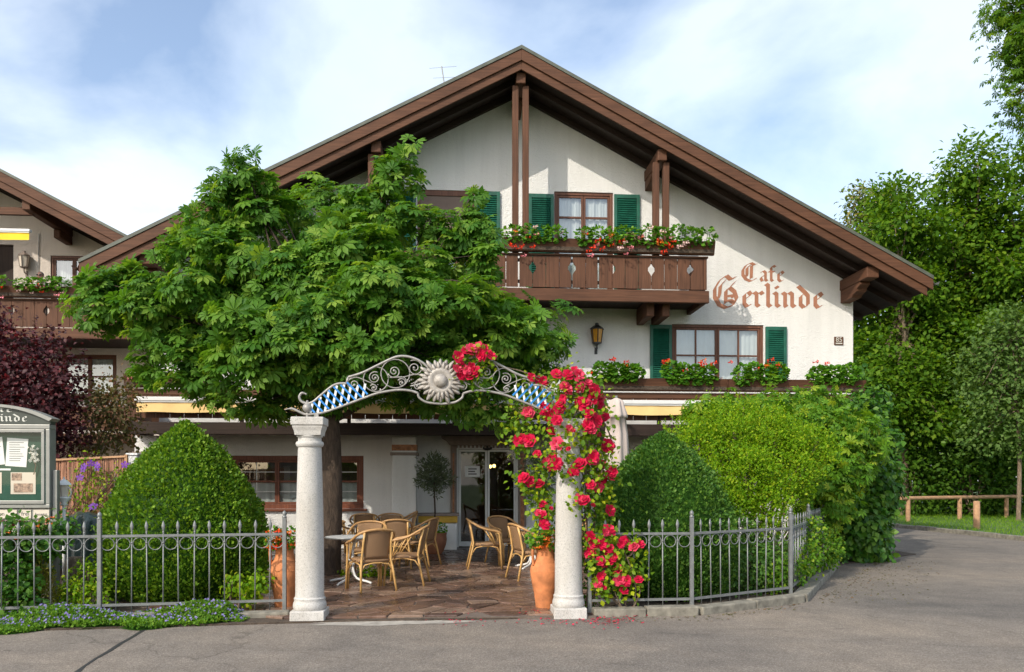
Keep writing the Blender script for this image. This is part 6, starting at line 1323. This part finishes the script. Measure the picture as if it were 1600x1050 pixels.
# ground cover with lilac flowers, spilling over the kerb
N = 19000; x = rng.uniform(-8.2, -2.48, N); edge = 9.64+(x+2.5)*.125-.30+.10*np.sin(x*4.1)+.06*np.sin(x*9.7+1); back = 9.98+(x+2.1)*.12+.05
t = rng.random(N); y = edge+(back-edge)*t; h = (.05+.15*np.sin(np.clip(t, 0, 1)*math.pi*.62))*(.65+.35*np.sin(x*3.3+y*5))*np.clip((-2.5-x)*4, .1, 1); z = h*(.55+.45*rng.random(N)**.5)
gc = thing('ground_cover', (-4.5, 9.5, 0), 'low green ground cover with lilac flowers spilling from the left fence onto the road', 'ground cover'); gc['kind'] = 'stuff'
p = np.stack([x, y, z+.01], 1); foliage('leaves', gc, 'lf_cover', T_DIAM, p, rand_dirs(N)+np.array([0, -.3, .5]), rand_dirs(N)*.7+np.array([0, -.3, .9]), rng.uniform(.028, .05, N))
hump = MB(); vs = []; nx_, ny_ = 80, 8
for i in range(nx_+1):
    xx = -8.2+5.62*i/nx_; e_ = 9.64+(xx+2.5)*.125-.28+.10*math.sin(xx*4.1)+.06*math.sin(xx*9.7+1); b_ = 10.02+(xx+2.1)*.12+.05
    for j in range(ny_+1): tt = j/ny_; yy_ = e_+(b_-e_)*tt; vs.append((xx, yy_, .002+(.03+.11*math.sin(tt*math.pi*.62))*(.65+.35*math.sin(xx*3.3+yy_*5))*min(1, max(.1, (-2.5-xx)*4))*.62*min(1, tt*6)))
hump.add(vs, [(i*(ny_+1)+j, (i+1)*(ny_+1)+j, (i+1)*(ny_+1)+j+1, i*(ny_+1)+j+1) for i in range(nx_) for j in range(ny_)]); hump.build('stem_mat', 'lf_dark', gc, smooth=True)
N = 1500; sel = rng.choice(len(p), N, replace=False); q = p[sel]; ok = (q[:, 1]-(9.64+(q[:, 0]+2.5)*.125-.42)) > .16+.1*rng.random(N); q = q[ok]+np.array([0, 0, .028]); N = len(q)
foliage('blossoms', gc, 'fl_blue', T_FLOWER5, q, rand_dirs(N), np.array([0, -.6, .8])+rand_dirs(N)*.4, rng.uniform(.011, .019, N))
# olive tree
ot = thing('olive_tree', (ox_, oy_, .46), 'small round headed olive tree growing in the brown pot', 'tree'); zc = FZ(679, 741, oy_)
m = MB(); m.tube([(ox_, oy_, .46), (ox_+.01, oy_, 1.0), (ox_-.01, oy_, zc-.3), (ox_, oy_, zc)], [.022, .019, .017, .012], 8)
limbs(m, (ox_, oy_, zc-.35), [(ox_+math.cos(a)*.3, oy_+math.sin(a)*.3, zc+.2*math.sin(a*2.3)) for a in np.arange(0, 6.2, .7)], .01, 5); m.build('trunk', 'bark', ot, smooth=True)
p, d = blob_points([((ox_, oy_, zc), (.36, .36, .40)), ((ox_-.22, oy_, zc-.14), (.2, .2, .16)), ((ox_+.24, oy_, zc-.12), (.2, .2, .16)), ((ox_, oy_, zc+.22), (.24, .24, .26)), ((ox_, oy_, zc-.3), (.14, .14, .2))], 520, .9); N = len(p)
foliage('crown', ot, 'lf_olive', T_SLIM, p, d+rand_dirs(N)*.8+np.array([0, 0, .3]), rand_dirs(N)+np.array([0, 0, .5]), rng.uniform(.07, .13, N))
oleander = bush('oleander', [pb(842,735,16.0,22,None,1.3), pb(838,760,16.0,20), pb(850,715,16.0,16)], 300, T_SLIM, 'lf_olive', .13, 'dark narrow leaved bush behind the rose column, right of the door', 'shrub', cl=2, clr=.06, base=(1.75, 16.0, 0))

# ================================================================== trees
def tree(name, base, blobs, mat_, T, n_area, leaf, cl, clr, label, trunk_r, bark_, top_z, shell=.5, droop=.2, up=.7, nparts=0, limbs_n=3, flat=.6, cat='tree', group=None, lean=(0, 0), tips_extra=()):
    r = thing(name, base, label, cat, group); b = Vector(base); t = Vector((b.x+lean[0], b.y+lean[1], top_z))
    m = MB(); pts = [b, b+Vector((.02, .01, .25)), b.lerp(t, .35)+Vector((.05, 0, 0)), b.lerp(t, .7)+Vector((-.06, .03, 0)), t]
    m.tube(smooth_path(pts, 5), [trunk_r*(1.35 if k == 0 else 1.12 if k < 3 else 1-.6*k/20) for k in range(21)], 14)
    rr_ = random.Random(int(abs(b.x)*100))
    for c, rad in blobs:
        st = b.lerp(t, rr_.uniform(.5, .98)); tips = [Vector(c)+Vector((rr_.uniform(-.7, .7)*rad[0], rr_.uniform(-.7, .7)*rad[1], rr_.uniform(-.2, .8)*rad[2])) for _ in range(limbs_n)]
        limbs(m, st, tips, trunk_r*.33, 6, .08, seed=rr_.randrange(999))
    m.build('trunk', bark_, r, smooth=True)
    p, d = blob_points(blobs, n_area, shell); k = len(p)
    if cl > 1: p = np.repeat(p, cl, 0)+rng.normal(size=(k*cl, 3))*np.array([clr, clr, clr*flat]); d = np.repeat(d, cl, 0)
    N = len(p); print(name, N, 'leaves')
    foliage('crown', r, mat_, T, p, d*.9+rand_dirs(N)*.8-np.array([0, 0, droop]), d*.5+rand_dirs(N)*.45+np.array([-.1, -.2, up]), rng.uniform(.65, 1.25, N)*leaf, nparts)
    return r
# chestnut: twigs with rosettes of drooping palmate leaves
TX, TY = -2.18, 14.0
CB = [(378,246,14.0,12,1.2),(362,258,14.0,12,1.2),(375,266,14.0,20,1.2),(402,280,14.0,22,1),(348,295,14.0,24,1),(372,320,14.0,38,1),(322,330,13.9,26,.9),(440,318,14.2,18,.7),(410,340,14.1,32,.7),(300,370,13.8,42,.8),(280,400,13.8,40,.8),(345,390,13.6,60,.9),
 (645,236,14.2,9,1.2),(628,250,14.2,14,1.1),(590,262,14.2,12,1),(605,278,14.2,28,1),(640,278,14.2,22,1),(560,318,14.0,30,1),(610,330,13.8,44,.9),(540,355,13.8,38,.8),(660,345,14.0,32,.8),(495,385,13.8,32,.7),(700,360,13.9,32,.8),
 (742,318,13.8,14,1.6),(740,350,13.8,22,1.2),(755,370,13.8,28,1),(730,400,13.6,48,.9),(775,410,13.7,30,.8),
 (165,440,13.9,40,.6),(210,440,13.9,44,.8),(150,480,13.8,34,.6),(200,490,13.8,48,.7),(250,470,13.6,52,.8),(140,500,13.9,20,.6),(240,530,13.7,42,.7),
 (330,460,13.3,70,.8),(420,420,13.1,72,.8),(400,500,12.8,78,.8),(490,430,12.9,76,.8),(480,510,12.5,76,.8),(570,400,13.0,66,.8),(570,470,12.5,78,.8),(650,420,13.2,62,.8),(660,490,12.6,72,.8),(740,470,13.0,62,.8),(760,530,13.0,58,.7),(810,500,13.5,40,.7),(830,540,13.7,46,.7),(865,535,14.0,24,.7),(855,570,14.0,28,.6),
 (310,540,13.4,62,.7),(290,590,13.5,42,.6),(235,575,13.8,28,.8),(380,570,13.0,66,.7),(450,580,12.9,62,.6),(530,560,12.7,66,.7),(610,560,12.6,66,.7),(690,560,13.0,58,.7),(760,590,13.6,46,.6),(800,600,13.9,40,.6),(340,620,13.7,36,.5),(420,628,13.8,40,.5),(500,618,13.8,44,.4),(590,612,13.9,46,.4),(680,618,13.9,44,.5),(740,640,13.9,34,.6),(785,650,14.0,24,.6),(400,645,13.8,22,.5)]
blobs = []; rt = random.Random(12)
for a, b, y, r, q in CB:
    if r < 36: blobs.append(pb(a, b, y, r, None, q*.85)); continue
    n_ = 3 if r < 56 else 4
    for k in range(n_):          # flattened leafy tiers with air between them
        an = 2*math.pi*(k+rt.random()*.6)/n_; blobs.append(pb(a+math.cos(an)*r*.50, b+math.sin(an)*r*.46*q, y+rt.uniform(-.55, .45), r*rt.uniform(.42, .60), None, rt.uniform(.42, .62)))
# rear half of the crown
blobs += [((-3.4, 15.9, 5.2), (1.7, 1.1, 1.2)), ((-1.4, 16.0, 5.0), (1.9, 1.2, 1.3)), ((.6, 15.6, 4.4), (1.3, 1.1, 1.0)), ((-2.4, 15.4, 6.2), (1.3, 1.1, 1.0)), ((-4.6, 15.2, 4.6), (1.2, 1.1, .9))]
ct = thing('chestnut_tree', (TX, TY, 0), 'big horse chestnut tree with palmate leaves in front of the main house', 'tree')
m = MB(); b = Vector((TX, TY, 0)); m.tube(smooth_path([b, b+Vector((0, 0, .3)), b+Vector((.03, 0, 1.4)), b+Vector((0, .02, 2.4)), b+Vector((-.05, 0, 3.4)), b+Vector((0, 0, 4.6))], 4), [.24, .215, .2, .19, .185, .182, .18, .178, .176, .175, .174, .173, .172, .17, .165, .16, .15, .14, .13, .11, .08], 16)
m.build('trunk', 'bark', ct, smooth=True); m = MB(); rr3 = random.Random(9)
for c, rad in blobs:
    st = b+Vector((0, 0, rr3.uniform(2.6, 4.4))); tips = [Vector(c)+Vector((rr3.uniform(-.5, .5)*rad[0], rr3.uniform(-.5, .5)*rad[1], rr3.uniform(0, .75)*rad[2])) for _ in range(1)]; limbs(m, st, tips, .034, 6, rr3.uniform(.02, .16), seed=rr3.randrange(999))
m.build('limbs', 'bark', ct, smooth=True)
p, d = blob_points(blobs, 13.0, .5, lump=.18, sprig=.55); K = len(p); per = 7; N = K*per
ax = norm_rows(d+np.array([0, 0, .35])+rand_dirs(K)*.35); ang = rng.random((K, per))*.7+np.arange(per)[None]*2*math.pi/per
u = norm_rows(np.cross(ax, rand_dirs(K))); w_ = np.cross(ax, u)
rad = u[:, None]*np.cos(ang)[..., None]+w_[:, None]*np.sin(ang)[..., None]
pet = rng.uniform(.07, .17, (K, per)); pos = p[:, None]+rad*pet[..., None]+ax[:, None]*(rng.uniform(-.06, .10, (K, per)))[..., None]
dirs = rad*1.0+ax[:, None]*.1-np.array([0, 0, .16]); nr = ax[:, None]*.6+rad*.25+np.array([-.15, -.2, .85])+rng.normal(size=(K, per, 3))*.26
siz = (rng.uniform(.6, 1.15, (K, per))*rng.uniform(.7, 1.3, (K, 1)))*.165
pos, dirs, nr, siz = pos.reshape(-1, 3), dirs.reshape(-1, 3), nr.reshape(-1, 3), siz.ravel(); print('chestnut', N)
# the leaves that show largest: nearest to the camera side, with nothing close in front
score = pos[:, 1]-siz*6+rng.random(N)*1.3
foliage('crown', ct, 'lf_chestnut', T_CHEST, pos, dirs, nr, siz, 300, 'leaf', 'stuff', score)
# wood on the right
GW = 'trees at the edge of the wood'
def crown_blobs(px0, px1, top, bottom, Y, rp, seed, step=46):
    # rounded tufts spread through a tall crown, narrower towards the top
    q = random.Random(seed); out = []; py = top+rp
    while py < bottom:
        f = min(1, (py-top)/170); w = (px1-px0)/2*(.46+.54*f); c = (px0+px1)/2; n_ = max(1, int(2*w/(step*.95)))
        for k in range(n_):
            x = c-w+2*w*(k+.5)/n_+q.uniform(-14, 14); r = rp*q.uniform(.7, 1.2); out.append(pb(x, py+q.uniform(-16, 16), Y+q.uniform(-1.6, 1.2), r, r*.035, q.uniform(.75, 1.25)))
        py += step*.85
    return out
BE = dict(mat_='lf_beech', T=T_DIAM, n_area=9, leaf=.23, cl=11, clr=.34, shell=.55, group=GW, bark_='bark_l')
def beech(base, bl, lab, h): return tree('beech_tree', base, bl, label=lab, trunk_r=.3, top_z=h, **BE)
beech((20.0, 34.5, 0), crown_blobs(1345, 1480, 275, 680, 34.5, 30, 1), 'dense green beech standing nearest the house at the edge of the wood', 10)
beech((23.5, 35.5, 0), crown_blobs(1440, 1570, 243, 700, 35.0, 31, 2), 'tallest broad beech in the middle of the wood edge', 11)
beech((27.5, 34, 0), crown_blobs(1530, 1680, 232, 690, 33.8, 32, 3), 'beech cut by the right edge of the picture', 10)
tree('field_maple', (20.6, 43, 0), [pb(1350,325,43,26), pb(1385,320,43,26), pb(1360,360,43,35), pb(1350,420,43,45), pb(1395,380,43,40), pb(1345,300,43,12), pb(1390,300,43,12)], 'lf_maple', T_DIAM, 6.5, .26, 9, .36, 'sparse yellowish maple top showing above the roof slope', .2, 'bark_l', 12, .7, group=GW)
for x, y, px, lab in ((18.3, 37.0, 1380, 'leafy undergrowth bush beside the creeper at the wood edge'), (20.6, 34.6, 1440, 'leafy undergrowth bush behind the first log barrier post'), (23.0, 34.0, 1500, 'leafy undergrowth bush behind the middle of the log barrier'), (25.4, 34.4, 1560, 'leafy undergrowth bush left of the slim young tree'), (28.0, 33.8, 1620, 'leafy undergrowth bush cut by the right picture edge')):
    bush('undergrowth_bush', [((x, y, 1.5), (1.9, 1.4, 1.8)), ((x+.8, y+.3, 3.0), (1.6, 1.3, 1.5)), ((x-.9, y+.2, 2.8), (1.5, 1.3, 1.4)), ((x, y+.5, 4.4), (1.8, 1.3, 1.4))], 5.5, T_DIAM, 'lf_dark', .2, lab, 'bush', cl=12, clr=.26, shell=.4, droop=.2, up=.7, base=(x, y, 0), group='undergrowth along the wood edge', stems=.03)
wo = thing('distant_wood', (26, 47, 0), 'mass of dark green wood closing the view behind the beeches', 'wood'); wo['kind'] = 'stuff'
N = 26000; q = np.stack([rng.uniform(15, 46, N), rng.uniform(41, 50, N), 11*rng.random(N)**.8], 1)
foliage('leaf_mass', wo, 'lf_dark', T_DIAM, q, rand_dirs(N), rand_dirs(N)*.7+np.array([-.1, -.5, .6]), rng.uniform(.3, .6, N))
yt_ = P(1591, 800, 29.5); tree('young_tree', (yt_.x, 29.5, .08), [pb(1555,555,29.5,46), pb(1590,585,29.5,50), pb(1540,620,29.3,36), pb(1575,650,29.5,42), pb(1600,520,29.5,35), pb(1530,660,29.3,28), pb(1610,660,29.5,40), pb(1580,500,29.5,25), pb(1550,690,29.3,22), pb(1515,600,29.3,26), pb(1560,510,29.4,30), pb(1520,560,29.5,24), pb(1610,590,29.5,45), pb(1600,700,29.5,26), pb(1515,690,29.3,18)], 'lf_grey', T_DIAM, 6.0, .18, 9, .28, 'slim young tree with grey green leaves standing before the wood', .10, 'bark_l', FZ(1591, 500, 29.5), .7, group=None, limbs_n=2)
tree('roadside_tree', (14.2, 11.0, 0), [pb(1590,15,13.4,40), pb(1605,60,13.4,36), pb(1600,95,13.5,30), pb(1625,40,13.0,40), pb(1600,120,13.4,34,None,.7), pb(1602,160,13.4,28,None,.6), pb(1612,195,13.6,22,None,.5), pb(1575,10,13.4,22), ((12.6, 12.4, 10.8), (1.7, 1.6, 1.6)), ((12.0, 12.8, 9.0), (1.0, 1.0, .9)), ((13.8, 11.6, 9.6), (2.0, 2.0, 2.0)), ((14.2, 11, 11.5), (3.0, 2.8, 2.4)), ((15.5, 10, 9), (2.3, 2.3, 2))], 'lf_beech', T_ACER, 17, .10, 10, .15, 'overhanging tree whose leaves hang into the top right corner', .25, 'bark_l', 10, .6, droop=.5, up=.9)

# dry leaves and grit gathered along the kerbs
lt = thing('fallen_leaves', (7.5, 13.5, 0), 'dry brown leaves and bits gathered on the asphalt below the creeper', 'leaves'); lt['kind'] = 'stuff'
N = 420; t = rng.random(N); q = np.stack([4.9+3.6*t+rng.random(N)**2*1.4, 10.6+5.2*t-rng.random(N)*.3, np.full(N, .008)], 1)
N2 = 120; q2 = np.stack([rng.uniform(1.7, 4.6, N2), np.full(N2, 9.5), np.full(N2, .008)], 1); q2[:, 1] += np.maximum(0, q2[:, 0]-3.0)*.55-rng.random(N2)**2*.35; q = np.concatenate([q, q2]); N = len(q)
d = rand_dirs(N); d[:, 2] *= .15; foliage('litter', lt, 'lf_hip', T_DIAM, q, d, np.array([0, 0, 1])+rand_dirs(N)*.25, rng.uniform(.02, .05, N))
